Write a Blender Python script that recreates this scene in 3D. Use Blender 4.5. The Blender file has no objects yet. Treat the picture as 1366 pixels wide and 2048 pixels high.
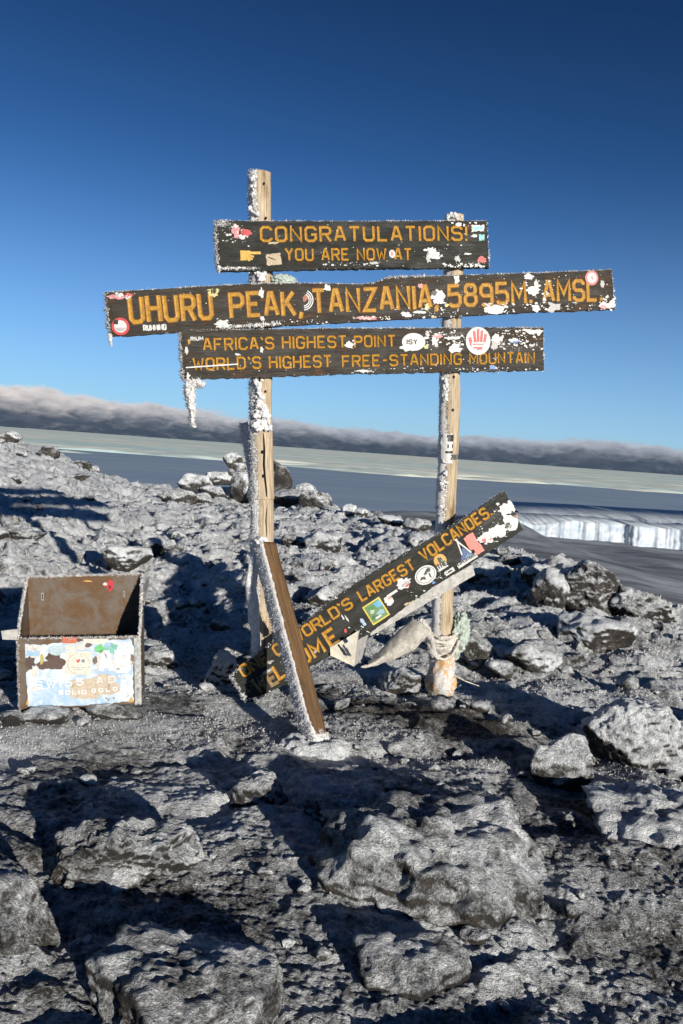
import bpy, math, random
import numpy as np
from mathutils import Vector, Matrix
R = math.radians
random.seed(7)
scene = bpy.context.scene
COL = scene.collection

# ------------------------------------------------------------------ camera
F = 1640.0                        # focal length in photograph pixels (1366 x 2048)
CAM = np.array([0.0, 0.0, 1.40])
PITCH, ROLL = R(4.8), R(4.1)
fw = np.array([0, math.cos(PITCH), -math.sin(PITCH)])
r0 = np.array([1.0, 0, 0]); u0 = np.array([0, math.sin(PITCH), math.cos(PITCH)])
rt = r0*math.cos(ROLL) + u0*math.sin(ROLL)
up = -r0*math.sin(ROLL) + u0*math.cos(ROLL)
cd = bpy.data.cameras.new('camera'); cam = bpy.data.objects.new('camera', cd); COL.objects.link(cam)
m = Matrix.Identity(4)
for i in range(3):
    m[i][0] = rt[i]; m[i][1] = up[i]; m[i][2] = -fw[i]; m[i][3] = CAM[i]
cam.matrix_world = m
cd.sensor_fit = 'VERTICAL'; cd.sensor_height = 36; cd.sensor_width = 24; cd.lens = 36*F/2048
cd.clip_start = 0.05; cd.clip_end = 900000
scene.camera = cam

# ------------------------------------------------------------------ sun, sky, exposure
SUN_EL, ANTI_AZ = R(12.3), R(-31.0)      # shadows run away from the camera and to the left
sd = bpy.data.lights.new('sun', 'SUN'); sd.energy = 4.9; sd.angle = R(0.5); sd.color = (1.0, 0.93, 0.82)
so = bpy.data.objects.new('sun', sd); COL.objects.link(so)
ldir = Vector((math.sin(ANTI_AZ)*math.cos(SUN_EL), math.cos(ANTI_AZ)*math.cos(SUN_EL), -math.sin(SUN_EL)))
so.rotation_euler = ldir.to_track_quat('-Z', 'Y').to_euler()
so.location = (3, -6, 6)
scene.view_settings.view_transform = 'Standard'; scene.view_settings.look = 'None'
scene.view_settings.exposure = 0.3; scene.view_settings.gamma = 1.0
scene.view_settings.use_curve_mapping = False
scene.render.engine = 'CYCLES'
scene.cycles.max_bounces = 5; scene.cycles.diffuse_bounces = 2; scene.cycles.transparent_max_bounces = 4

class NT:
    """small helper for node trees"""
    def __init__(s, tree): s.t = tree; s.n = tree.nodes; s.l = tree.links
    def node(s, typ, **k):
        n = s.n.new(typ)
        for a, b in k.items(): setattr(n, a, b)
        return n
    def put(s, sock, v):
        if isinstance(v, bpy.types.NodeSocket): s.l.new(v, sock)
        elif v is not None:
            if sock.type == 'RGBA' and len(v) == 3: v = (*v, 1)
            sock.default_value = v
    def math(s, op, a, b=None, c=None, clamp=False):
        n = s.node('ShaderNodeMath', operation=op); n.use_clamp = clamp
        s.put(n.inputs[0], a); s.put(n.inputs[1], b)
        if c is not None: s.put(n.inputs[2], c)
        return n.outputs[0]
    def ramp(s, f, a, b, lo=0.0, hi=1.0, smooth=True):
        n = s.node('ShaderNodeMapRange'); n.interpolation_type = 'SMOOTHSTEP' if smooth else 'LINEAR'
        s.put(n.inputs[0], f); s.put(n.inputs[1], a); s.put(n.inputs[2], b); n.inputs[3].default_value = lo; n.inputs[4].default_value = hi
        return n.outputs[0]
    def mix(s, f, a, b, mode='MIX'):
        n = s.node('ShaderNodeMix', data_type='RGBA', blend_type=mode)
        s.put(n.inputs[0], f); s.put(n.inputs[6], a); s.put(n.inputs[7], b)
        return n.outputs[2]
    def noise(s, vec, scale, detail=4, rough=0.55, dist=0.0):
        n = s.node('ShaderNodeTexNoise'); s.put(n.inputs['Vector'], vec)
        n.inputs['Scale'].default_value = scale; n.inputs['Detail'].default_value = detail
        n.inputs['Roughness'].default_value = rough; n.inputs['Distortion'].default_value = dist
        return n.outputs[0]
    def mapping(s, vec, scale=(1, 1, 1), rot=(0, 0, 0)):
        n = s.node('ShaderNodeMapping'); s.put(n.inputs[0], vec)
        n.inputs['Scale'].default_value = scale; n.inputs['Rotation'].default_value = rot
        return n.outputs[0]

w = bpy.data.worlds.new('World'); scene.world = w; w.use_nodes = True
N = NT(w.node_tree); N.n.clear()
sky = N.node('ShaderNodeTexSky', sky_type='NISHITA'); sky.sun_disc = False
sky.sun_elevation = SUN_EL; sky.sun_rotation = math.pi + ANTI_AZ
sky.altitude = 5000; sky.air_density = 1.0; sky.dust_density = 0.3; sky.ozone_density = 2.6
tc = N.node('ShaderNodeTexCoord'); sep = N.node('ShaderNodeSeparateXYZ'); N.l.new(tc.outputs['Generated'], sep.inputs[0])
el = sep.outputs[2]
az = N.math('ARCTAN2', sep.outputs[0], sep.outputs[1])
bg1 = N.node('ShaderNodeBackground')
g = N.node('ShaderNodeGamma'); N.l.new(sky.outputs[0], g.inputs[0]); g.inputs[1].default_value = 1.22
tint = N.mix(1.0, g.outputs[0], (0.60, 0.90, 1.0), 'MULTIPLY')
hor = N.math('POWER', N.ramp(el, 0.0, 0.34, 1.0, 0.0, False), 2.2)
tint = N.mix(N.ramp(el, 0.12, 0.62), tint, N.mix(1.0, tint, (0.30, 0.42, 0.52), 'MULTIPLY'))
bgs = 0.060
tint = N.mix(N.math('MULTIPLY', hor, 0.88), tint, (0.29/bgs, 0.45/bgs, 0.60/bgs))
N.l.new(tint, bg1.inputs[0]); bg1.inputs[1].default_value = bgs
# cloud bank low over the horizon, all the way round
dirv = N.node('ShaderNodeCombineXYZ'); N.put(dirv.inputs[0], N.math('MULTIPLY', az, 1.0)); N.put(dirv.inputs[1], el)
puff = N.noise(N.mapping(dirv.outputs[0], (20, 48, 1)), 1.0, 6, 0.6, 0.5)
lump = N.noise(N.mapping(dirv.outputs[0], (5, 9, 1)), 1.0, 3, 0.5)
fine = N.noise(N.mapping(dirv.outputs[0], (46, 130, 1)), 1.0, 5, 0.6, 0.4)
top = N.math('MULTIPLY_ADD', lump, 0.030, -0.001)
top = N.math('MULTIPLY_ADD', puff, 0.020, top)
top = N.math('ADD', top, N.ramp(az, R(-6), R(-24), 0.0, 0.015))
edge = N.math('SUBTRACT', top, el)
edge = N.math('MULTIPLY_ADD', N.math('SUBTRACT', fine, 0.5), 0.010, edge)
mask = N.ramp(edge, -0.0005, 0.0065)
fr = N.ramp(N.math('MULTIPLY', edge, N.ramp(az, R(-28), R(-5), 0.5, 0.8)), 0.000, 0.020)
litc = N.mix(N.ramp(az, R(-30), R(5)), (0.66, 0.61, 0.59), (0.37, 0.40, 0.46))
darkc = N.mix(N.math('MULTIPLY', N.ramp(puff, 0.35, 0.68), N.ramp(el, -0.012, 0.03)), (0.048, 0.068, 0.100), (0.19, 0.21, 0.25))
ccol = N.mix(N.math('ADD', fr, N.math('MULTIPLY_ADD', fine, 0.7, -0.35), clamp=True), litc, darkc)
bg2 = N.node('ShaderNodeBackground'); N.l.new(ccol, bg2.inputs[0]); bg2.inputs[1].default_value = 1.0
mx = N.node('ShaderNodeMixShader'); N.l.new(mask, mx.inputs[0]); N.l.new(bg1.outputs[0], mx.inputs[1]); N.l.new(bg2.outputs[0], mx.inputs[2])
wo = N.node('ShaderNodeOutputWorld'); N.l.new(mx.outputs[0], wo.inputs[0])

# ------------------------------------------------------------------ numeric helpers
def ray(px, py):
    x = (px-683)/F; y = (1024-py)/F
    d = fw + rt*x + up*y
    return d/np.linalg.norm(d)
def at(px, py, Y):
    d = ray(px, py); return CAM + d*((Y-CAM[1])/d[1])
class Plane:
    def __init__(s, o, n): s.o = np.array(o, float); s.n = np.array(n, float)/np.linalg.norm(n)   # n points away from the camera
    def hit(s, px, py, off=0.0):
        d = ray(px, py); t = np.dot(s.o + s.n*off - CAM, s.n)/np.dot(d, s.n); return CAM + d*t
rng = np.random.RandomState(11)
PERM = rng.permutation(256).astype(np.int64); PERM = np.concatenate([PERM, PERM, PERM])
GR = rng.normal(size=(256, 3)); GR /= np.linalg.norm(GR, axis=1)[:, None]
def perlin(P, seed=0):
    P = np.asarray(P, float) + seed*17.37
    i = np.floor(P).astype(np.int64); f = P - i; i &= 255
    u = f*f*f*(f*(f*6-15)+10); out = 0
    for a in (0, 1):
        wx = u[:, 0] if a else 1-u[:, 0]
        ha = PERM[(i[:, 0]+a) & 255]
        for b in (0, 1):
            wy = u[:, 1] if b else 1-u[:, 1]
            hb = PERM[ha + ((i[:, 1]+b) & 255)]
            for c in (0, 1):
                wz = u[:, 2] if c else 1-u[:, 2]
                g_ = GR[PERM[hb + ((i[:, 2]+c) & 255)]]
                out = out + wx*wy*wz*(g_[:, 0]*(f[:, 0]-a)+g_[:, 1]*(f[:, 1]-b)+g_[:, 2]*(f[:, 2]-c))
    return out*1.5
def fbm(P, octs=4, gain=0.5, seed=0, lac=2.03):
    s = 0; a = 1
    P = np.asarray(P, float)
    for o in range(octs): s = s + a*perlin(P, seed+o*3); P = P*lac; a *= gain
    return s
def p2(x, y, z=0.3): return np.stack([x, y, np.full_like(x, z)], 1)
def sstep(x, a, b): t = np.clip((x-a)/(b-a), 0, 1); return t*t*(3-2*t)
def worley(x, y, seed):
    """F1, F2 distances, id hash and offset to the nearest cell point"""
    ix = np.floor(x).astype(np.int64); iy = np.floor(y).astype(np.int64)
    f1 = np.full(x.shape, 9.0); f2 = np.full(x.shape, 9.0); idn = np.zeros(x.shape); ox = np.zeros(x.shape); oy = np.zeros(x.shape)
    for a in (-1, 0, 1):
        for b in (-1, 0, 1):
            h = PERM[PERM[(ix+a+seed) & 255] + ((iy+b) & 255)]
            h2 = PERM[h+1]; h3 = PERM[h2+7]
            dx = ix+a+h/255.0 - x; dy = iy+b+h2/255.0 - y
            d = np.sqrt(dx*dx+dy*dy); c = d < f1
            f2 = np.where(c, f1, np.minimum(f2, d)); f1 = np.where(c, d, f1)
            idn = np.where(c, h3/255.0, idn); ox = np.where(c, dx, ox); oy = np.where(c, dy, oy)
    return f1, f2, idn, ox, oy

# ------------------------------------------------------------------ object helpers
def tag(o, label=None, cat=None, group=None, kind=None):
    if label: o['label'] = label
    if cat: o['category'] = cat
    if group: o['group'] = group
    if kind: o['kind'] = kind
    return o
def thing(name, label, cat, loc=(0, 0, 0), group=None):
    o = bpy.data.objects.new(name, None); COL.objects.link(o); o.location = tuple(loc); o.empty_display_size = 0.1
    return tag(o, label, cat, group)
def wloc(o):
    l = np.zeros(3)
    while o is not None: l = l + np.array(o.location); o = o.parent
    return l
def mesh(name, V, Fc, mats, parent=None, loc=None, smooth=True, uv=None, fmat=None, attrs=None):
    """V in world coordinates; the object's origin goes to loc (world)"""
    V = np.asarray(V, float)
    if loc is None: loc = wloc(parent) if parent is not None else np.zeros(3)
    loc = np.array(loc, float)
    me = bpy.data.meshes.new(name)
    Vl = V - loc
    if isinstance(Fc, np.ndarray):
        nf, k = Fc.shape
        me.vertices.add(len(Vl)); me.vertices.foreach_set('co', Vl.astype(np.float32).ravel())
        me.loops.add(nf*k); me.loops.foreach_set('vertex_index', Fc.astype(np.int32).ravel())
        me.polygons.add(nf); me.polygons.foreach_set('loop_start', np.arange(0, nf*k, k, dtype=np.int32))
        me.update(calc_edges=True)
    else:
        me.from_pydata([tuple(v) for v in Vl], [], [tuple(int(i) for i in f) for f in Fc]); me.update()
    if not isinstance(mats, (list, tuple)): mats = [mats]
    for mt in mats: me.materials.append(mt)
    if fmat is not None: me.polygons.foreach_set('material_index', np.asarray(fmat, dtype=np.int32))
    if smooth: me.polygons.foreach_set('use_smooth', np.ones(len(me.polygons), dtype=bool))
    if uv is not None:
        lay = me.uv_layers.new(name='UVMap')
        li = np.zeros(len(me.loops), dtype=np.int32); me.loops.foreach_get('vertex_index', li)
        lay.data.foreach_set('uv', np.asarray(uv, dtype=np.float32)[li].ravel())
    for k_, a in (attrs or {}).items():
        at_ = me.attributes.new(k_, 'FLOAT', 'POINT'); at_.data.foreach_set('value', np.asarray(a, dtype=np.float32))
    me.validate()
    o = bpy.data.objects.new(name, me); COL.objects.link(o)
    if parent is not None: o.parent = parent; o.location = tuple(loc - wloc(parent))
    else: o.location = tuple(loc)
    return o
def grid_faces(nu, nv, closed_u=False):
    a = np.arange(nu*nv).reshape(nu, nv)
    if closed_u: a = np.vstack([a, a[:1]])
    return np.stack([a[:-1, :-1], a[1:, :-1], a[1:, 1:], a[:-1, 1:]], -1).reshape(-1, 4)
def polyat(pts, t):
    pts = np.asarray(pts, float); d = np.r_[0, np.cumsum(np.linalg.norm(np.diff(pts, axis=0), axis=1))]; d /= d[-1]
    return np.stack([np.interp(t, d, pts[:, k]) for k in range(pts.shape[1])], 1)
def tube(path, radii, sides=14, rough=0.0, nscale=20, seed=0, seg=60, flat=0.0, square=0.0, rot=0.0):
    """rings along a world path; returns V, F, UV, normals"""
    t = np.linspace(0, 1, seg); P = polyat(path, t)
    rr = np.interp(t, np.linspace(0, 1, len(radii)), radii)
    T = np.gradient(P, axis=0); T /= np.linalg.norm(T, axis=1)[:, None]
    ref = np.array([0, 1.0, 0]) if abs(T[:, 1]).mean() < 0.8 else np.array([1.0, 0, 0])
    A = np.cross(T, ref); A /= np.linalg.norm(A, axis=1)[:, None]; B = np.cross(A, T)
    th = np.linspace(0, 2*np.pi, sides, endpoint=False) + rot
    c, s_ = np.cos(th), np.sin(th)
    k = 1/(np.maximum(abs(c), abs(s_))) if square else 1
    rad = 1*(1-square) + k*square if square else np.ones(sides)
    Nn = A[:, None]*c[None, :, None] + B[:, None]*s_[None, :, None]*(1-flat)
    V = P[:, None] + Nn*(rr[:, None]*rad[None])[..., None]
    V = V.reshape(-1, 3); Nf = Nn.reshape(-1, 3)
    if rough: V = V + Nf*(fbm(V*nscale*np.array([1, 1, 0.35]), 3, 0.6, seed)*rough)[:, None]
    L = np.r_[0, np.cumsum(np.linalg.norm(np.diff(P, axis=0), axis=1))]
    uv = np.stack([np.tile(np.arange(sides)/sides, seg)*0.4, np.repeat(L, sides)], 1)
    a = np.arange(seg*sides).reshape(seg, sides); an = np.roll(a, -1, axis=1)
    Fq = np.stack([a[:-1], an[:-1], an[1:], a[1:]], -1).reshape(-1, 4).tolist()
    Fq += [list(a[0][::-1]), list(a[-1])]
    return V, Fq, uv, Nf
def spikes(P, D, ln, wd, seed=0, spread=0.7):
    """hoarfrost: little three-sided crystals at points P growing along D"""
    rg = np.random.RandomState(seed); n = len(P)
    D = D + rg.normal(size=(n, 3))*spread; D /= np.linalg.norm(D, axis=1)[:, None]
    A = np.cross(D, rg.normal(size=(n, 3))); A /= np.linalg.norm(A, axis=1)[:, None]; B = np.cross(D, A)
    L = ln*(0.35+rg.rand(n)**2*1.3)[:, None]; W = wd*(0.5+rg.rand(n))[:, None]
    V = np.stack([P+A*W-D*W, P-A*W*0.5+B*W*0.87-D*W, P-A*W*0.5-B*W*0.87-D*W, P+D*L], 1).reshape(-1, 3)
    b = np.arange(n)[:, None]*4
    Fc = np.concatenate([b+[0, 1, 3], b+[1, 2, 3], b+[2, 0, 3]])
    return V, Fc
def line_pts(pts, n, seed=0, jit=0.0):
    rg = np.random.RandomState(seed); P = polyat(pts, rg.rand(n)); return P + rg.normal(size=P.shape)*jit

# ------------------------------------------------------------------ materials
def mat(name):
    m_ = bpy.data.materials.new(name); m_.use_nodes = True; n_ = NT(m_.node_tree); n_.n.clear()
    b = n_.node('ShaderNodeBsdfPrincipled'); o = n_.node('ShaderNodeOutputMaterial'); n_.l.new(b.outputs[0], o.inputs[0])
    return m_, n_, b
def bump(n_, b, h, strength=0.5, dist=0.01):
    k = n_.node('ShaderNodeBump'); n_.put(k.inputs['Height'], h); k.inputs['Strength'].default_value = strength; k.inputs['Distance'].default_value = dist
    n_.l.new(k.outputs[0], b.inputs['Normal'])
def obco(n_): return n_.node('ShaderNodeTexCoord').outputs['Object']
def uvco(n_): return n_.node('ShaderNodeTexCoord').outputs['UV']

def rock_material():
    m_, n_, b = mat('frosted_rock')
    geo = n_.node('ShaderNodeNewGeometry').outputs['Position']
    fa = n_.node('ShaderNodeAttribute', attribute_name='frost').outputs['Fac']
    n1 = n_.noise(geo, 22, 6, 0.72); n2 = n_.noise(geo, 110, 3, 0.7); n3 = n_.noise(geo, 5, 4, 0.6)
    rime = n_.noise(n_.mapping(geo, (42, 70, 70), (0.2, 0.3, 0.5)), 1.3, 5, 0.72, 0.8)
    f = n_.math('MULTIPLY_ADD', n_.math('SUBTRACT', n1, 0.5), 1.7, fa)
    f = n_.math('MULTIPLY_ADD', n_.math('SUBTRACT', n3, 0.5), 1.1, f)
    f = n_.math('MULTIPLY_ADD', n_.math('SUBTRACT', n2, 0.5), 0.9, f)
    f = n_.math('MULTIPLY_ADD', n_.math('SUBTRACT', rime, 0.5), 0.9, f)
    mask_ = n_.ramp(f, 0.06, 0.98)
    stone = n_.mix(n_.ramp(n3, 0.35, 0.68), (0.030, 0.028, 0.028), (0.074, 0.065, 0.054))
    stone = n_.mix(n_.ramp(n2, 0.55, 0.75), stone, (0.11, 0.095, 0.075))
    fro = n_.mix(n_.ramp(n1, 0.3, 0.7), (0.63, 0.67, 0.71), (0.88, 0.90, 0.91))
    n_.put(b.inputs['Base Color'], n_.mix(mask_, stone, fro))
    n_.put(b.inputs['Roughness'], n_.ramp(mask_, 0, 1, 0.9, 0.62)); b.inputs['Specular IOR Level'].default_value = 0.25
    h = n_.math('MULTIPLY_ADD', rime, 1.0, n_.math('MULTIPLY', n1, 1.2))
    h = n_.math('MULTIPLY_ADD', n2, 0.7, h); h = n_.math('MULTIPLY_ADD', mask_, 0.7, h)
    bump(n_, b, h, 1.0, 0.018)
    return m_
M_ROCK = rock_material()
def frost_material():
    m_, n_, b = mat('hoarfrost')
    n1 = n_.noise(obco(n_), 60, 4, 0.6)
    n_.put(b.inputs['Base Color'], n_.mix(n_.ramp(n1, 0.3, 0.7), (0.60, 0.59, 0.58), (0.84, 0.84, 0.85)))
    b.inputs['Roughness'].default_value = 0.55; b.inputs['Specular IOR Level'].default_value = 0.3
    bump(n_, b, n_.noise(obco(n_), 220, 3, 0.7), 0.8, 0.004)
    return m_
M_FROST = frost_material()
def post_material():
    m_, n_, b = mat('weathered_post_wood')
    uv = uvco(n_); o = obco(n_)
    grain = n_.noise(n_.mapping(uv, (160, 5, 1)), 1, 6, 0.65, 1.2)
    blot = n_.noise(n_.mapping(uv, (14, 3.2, 1)), 1, 4, 0.6)
    crack = n_.ramp(n_.noise(n_.mapping(uv, (75, 1.6, 1)), 1, 3, 0.5, 0.6), 0.66, 0.72)
    c = n_.mix(n_.ramp(grain, 0.3, 0.7), (0.26, 0.19, 0.12), (0.60, 0.50, 0.36))
    c = n_.mix(n_.ramp(blot, 0.5, 0.75), c, (0.17, 0.10, 0.045))
    c = n_.mix(n_.math('MULTIPLY', crack, 0.9), c, (0.025, 0.015, 0.01))
    fa = n_.node('ShaderNodeAttribute', attribute_name='frost').outputs['Fac']
    nf = n_.noise(o, 70, 4, 0.65)
    fm = n_.ramp(n_.math('MULTIPLY_ADD', n_.math('SUBTRACT', nf, 0.5), 1.6, fa), 0.35, 0.6)
    c = n_.mix(fm, c, (0.66, 0.65, 0.64))
    n_.put(b.inputs['Base Color'], c); b.inputs['Roughness'].default_value = 0.75; b.inputs['Specular IOR Level'].default_value = 0.2
    bump(n_, b, n_.math('ADD', n_.math('SUBTRACT', grain, crack), n_.math('MULTIPLY', fm, 1.2)), 0.7, 0.004)
    return m_
M_POST = post_material()
def board_material(name, a, c_, worn, frosty=0.0):
    m_, n_, b = mat(name)
    uv = uvco(n_)
    grain = n_.noise(n_.mapping(uv, (7, 150, 1)), 1, 6, 0.65, 0.8)
    wear = n_.noise(n_.mapping(uv, (5, 16, 1)), 1, 6, 0.68, 0.5)
    dust = n_.noise(n_.mapping(uv, (40, 70, 1)), 1, 5, 0.7)
    crack = n_.ramp(n_.noise(n_.mapping(uv, (1.3, 42, 1)), 1, 3, 0.5, 0.5), 0.69, 0.73)
    c = n_.mix(n_.ramp(grain, 0.35, 0.7), a, c_)
    c = n_.mix(n_.math('MULTIPLY', n_.ramp(wear, 0.62-worn*0.15, 0.82-worn*0.15), 0.75), c, (0.13, 0.06, 0.025))
    c = n_.mix(n_.math('MULTIPLY', n_.ramp(dust, 0.64, 0.8), 0.22+frosty), c, (0.33, 0.31, 0.28))
    c = n_.mix(crack, c, (0.006, 0.005, 0.004))
    n_.put(b.inputs['Base Color'], c); n_.put(b.inputs['Roughness'], n_.ramp(wear, 0.3, 0.7, 0.5, 0.8)); b.inputs['Specular IOR Level'].default_value = 0.3
    bump(n_, b, n_.math('SUBTRACT', grain, n_.math('MULTIPLY', crack, 1.5)), 0.6, 0.004)
    return m_
M_BOARD = board_material('worn_black_board_paint', (0.008, 0.009, 0.007), (0.019, 0.020, 0.015), 0.15)
M_BOARD2 = board_material('worn_brown_black_board', (0.013, 0.011, 0.008), (0.042, 0.033, 0.023), 0.65, 0.10)
M_BOARD3 = board_material('dusty_brown_black_board', (0.014, 0.012, 0.009), (0.048, 0.040, 0.030), 0.5, 0.15)
def paint(name, col, var=0.35, rough=0.6, scale=60, dirt=(0.05, 0.04, 0.03), dirty=0.5, metal=0.0):
    m_, n_, b = mat(name); o = obco(n_)
    n1 = n_.noise(o, scale, 4, 0.65); n2 = n_.noise(o, scale*0.35, 4, 0.7)
    c2 = tuple(max(0, x*(1-var)) for x in col)
    c = n_.mix(n_.ramp(n1, 0.3, 0.7), c2, col)
    c = n_.mix(n_.math('MULTIPLY', n_.ramp(n2, 0.56, 0.74), dirty), c, dirt)
    n_.put(b.inputs['Base Color'], c); b.inputs['Roughness'].default_value = rough; b.inputs['Metallic'].default_value = metal
    b.inputs['Specular IOR Level'].default_value = 0.3
    bump(n_, b, n1, 0.35, 0.002)
    return m_
M_YEL = paint('yellow_letter_paint', (0.50, 0.255, 0.020), 0.45, 0.55, 70, (0.10, 0.05, 0.02), 0.5)
M_RIM = paint('orange_groove_edge', (0.22, 0.085, 0.012), 0.4, 0.6, 60)
M_PALE = paint('bleached_letter_paint', (0.50, 0.36, 0.20), 0.35, 0.6, 60)
M_FADE = paint('blackened_letter_paint', (0.26, 0.17, 0.07), 0.5, 0.6, 50, dirty=0.8)
PAL = {}
def colour(rgb, dirty=0.35):
    k = tuple(rgb)+(dirty,)
    if k not in PAL: PAL[k] = paint('sticker_paper', rgb, 0.25, 0.45, 90, (0.06, 0.05, 0.045), dirty)
    return PAL[k]
WHITE = (0.60, 0.60, 0.58); RED = (0.50, 0.05, 0.05); BLACK = (0.015, 0.015, 0.015)

# ------------------------------------------------------------------ the ground
SKY = [(-60, 852), (0, 866), (40, 884), (75, 892), (115, 905), (180, 938), (250, 962), (350, 978), (450, 990), (560, 1003), (650, 1014),
       (700, 1030), (780, 1036), (860, 1056), (930, 1078), (1000, 1108), (1060, 1122), (1120, 1138), (1190, 1180), (1222, 1200), (1300, 1205), (1345, 1232), (1366, 1240), (1440, 1262)]
_az, _el = [], []
for px, py in SKY:
    d = ray(px, py); _az.append(math.atan2(d[0], d[1])); _el.append(math.asin(d[2]))
_az = np.array([-math.pi, -1.2] + _az + [1.0, math.pi]); _el = np.array([R(-3), _el[0]] + _el + [_el[-1], R(-3)])
def edge_r(a): return np.interp(a, [R(-180), R(-60), R(-24), R(-10), 0, R(10), R(17), R(24), R(60), R(180)], [14, 34, 30, 22, 15.5, 11.0, 8.6, 7.6, 8, 14])
def macro(x, y):
    a = np.arctan2(x, y); r = np.hypot(x, y); Re = edge_r(a)
    zr = CAM[2] + Re*np.tan(np.interp(a, _az, _el))
    t = np.clip((r-4.2)/(Re-4.2), 0, 1)
    z = zr*t**1.15
    z = z - np.clip(r-Re-0.3, 0, None)*0.55 - np.clip(r-Re, 0, 3)**2*0.05
    back = sstep(-y, 0.0, 4.0)
    return z*(1-back) + back*0.0
def rocky(x, y):
    """relief of the frozen rubble and slabs"""
    P = p2(x, y)
    wx = perlin(P*1.3, 1)*0.35 + perlin(P*4, 2)*0.09; wy = perlin(P*1.3, 5)*0.35 + perlin(P*4, 6)*0.09
    r = np.hypot(x, y); far = sstep(r, 4.2, 8.0)
    h = perlin(P*0.42, 9)*0.16 + perlin(P*1.0, 12)*0.07
    f1, f2, i1, ox, oy = worley((x+wx)/1.15, (y+wy)/0.75, 3)
    e = sstep(f2-f1, 0.0, 0.30)
    h = h + e*(0.02+0.13*i1) + (ox*(i1-0.5)*0.16 + oy*(0.5-i1)*0.12)*e
    f1, f2, i2, ox, oy = worley((x+wx*0.6)/0.43+7, (y+wy*0.6)/0.33, 40)
    e2 = sstep(f2-f1, 0.0, 0.34)
    big = sstep(i2, 0.35, 0.9)
    h = h + e2*(0.015+0.085*big)*(0.55+0.75*far) + (ox*(i2-0.5)*0.10 + oy*(i2-0.4)*0.06)*e2
    f1, f2, i3, ox, oy = worley((x+wx*0.3)/0.15, (y+wy*0.3)/0.13+5, 90)
    e3 = sstep(f2-f1, 0.0, 0.45)
    near = 0.35+0.9*sstep(perlin(P*0.9, 31), -0.2, 0.4)
    h = h + e3*0.026*(0.3+i3)*near*(0.6+0.5*far)
    amp = 0.42 + 0.22*sstep(r, 3.8, 7.0)
    h = h*amp + 0.10*(1-amp)
    rdg = (1-np.abs(perlin(p2(x*2.6+wx*3, y*4.2+wy*3), 81)))**2.5; rdg2 = (1-np.abs(perlin(p2(x*6.5+wx*6, y*10+wy*6), 83)))**2.5
    h = h + (rdg*0.050 + rdg2*0.026 - 0.03)*(0.24+0.9*far)
    h = h + fbm(p2(x*5, y*7), 4, 0.55, 50)*(0.013+0.007*far) + fbm(p2(x*38, y*50), 2, 0.6, 70)*0.007
    cav = (1-e)*0.6 + (1-e2)*0.5
    return h, cav, i2
def mean_h(x, y): return float(macro(np.array([x]), np.array([y]))[0])
def ground_hit(px, py):
    """where a pixel's ray meets the smooth ground"""
    d = ray(px, py); t = 0.8
    while t < 60:
        p = CAM + d*t
        if p[2] < mean_h(p[0], p[1])+0.02: break
        t += 0.02
    return CAM + d*t
SPOTS = [(790, 1410, 0.9), (1010, 1470, 0.5), (920, 1420, 0.5), (1130, 1600, 0.35), (330, 1690, 0.35), (700, 1400, 0.35), (500, 1580, 0.2),
         (880, 1440, 0.6), (640, 1800, 0.3), (480, 1800, 0.4), (330, 1385, 0.35)]
SPOTS = [(ground_hit(a, b), s*0.75) for a, b, s in SPOTS]
def frost_amount(x, y, nz, cav, P3):
    f = 0.72 + fbm(P3*1.1, 3, 0.6, 21)*(0.30+0.2*(1-sstep(np.hypot(x, y), 3, 5))) + (nz-0.8)*0.9 - cav*0.16
    r = np.hypot(x, y)
    f = f - 0.05*(1-sstep(r, 2.8, 5.0)) + 0.30*sstep(r, 4.5, 9)
    for p, s in SPOTS:
        f = f - s*np.exp(-((x-p[0])**2+((y-p[1]))**2)/(0.24**2))
    return np.clip(f, 0.1, 1.25)
# azimuth columns: dense where the picture is, coarse elsewhere; radial rows log spaced
azs = np.concatenate([np.linspace(R(-180), R(-30), 70, endpoint=False), np.linspace(R(-30), R(30), 700, endpoint=False), np.linspace(R(30), R(180), 70, endpoint=False)])
rs = [0.25, 0.5, 0.8, 1.05, 1.25]; rr_ = 1.4
while rr_ < 44: rs.append(rr_); rr_ *= 1.0026 + 0.0040*min(1, rr_/12)
rs = np.array(rs)
A_, R_ = np.meshgrid(azs, rs, indexing='ij'); X = (np.sin(A_)*R_).ravel(); Y_ = (np.cos(A_)*R_).ravel()
hh, cav, _i = rocky(X, Y_)
# keep the ground calmer just under the things that stand on it
Z = macro(X, Y_) + (hh-0.10)
FLAT = [(120, 1425, 0.45, -0.01), (880, 1390, 0.16, -0.02), (640, 1505, 0.16, 0.0), (500, 1405, 0.2, -0.04), (700, 1330, 0.18, -0.02), (230, 1425, 0.3, -0.01)]
FLATW = [(ground_hit(a, b), r_, dz) for a, b, r_, dz in FLAT]
for p, r_, dz in FLATW:
    k = np.exp(-(((X-p[0])**2+(Y_-p[1])**2)/(r_*r_))**1.5)
    Z = Z*(1-k) + (macro(X, Y_)+dz + (hh-0.1)*0.12)*k
Pg = np.stack([X, Y_, Z], 1)
sideways = (0.02+0.035*sstep(np.hypot(X, Y_), 3.8, 6))*sstep(np.hypot(X, Y_), 1.5, 3.0)
Pg[:, 0] += perlin(Pg*4.5, 61)*sideways + perlin(Pg*14, 63)*sideways*0.35; Pg[:, 1] += perlin(Pg*4.5, 62)*sideways + perlin(Pg*14, 64)*sideways*0.35
G = Pg.reshape(len(azs), len(rs), 3)
du = np.gradient(G, axis=0); dv = np.gradient(G, axis=1); nn = np.cross(dv, du); nn /= (np.linalg.norm(nn, axis=2)[..., None]+1e-9)
nz = np.abs(nn[..., 2]).ravel()
fr_ = frost_amount(X, Y_, nz, cav, Pg)
gf = grid_faces(len(azs), len(rs), True)
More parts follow.
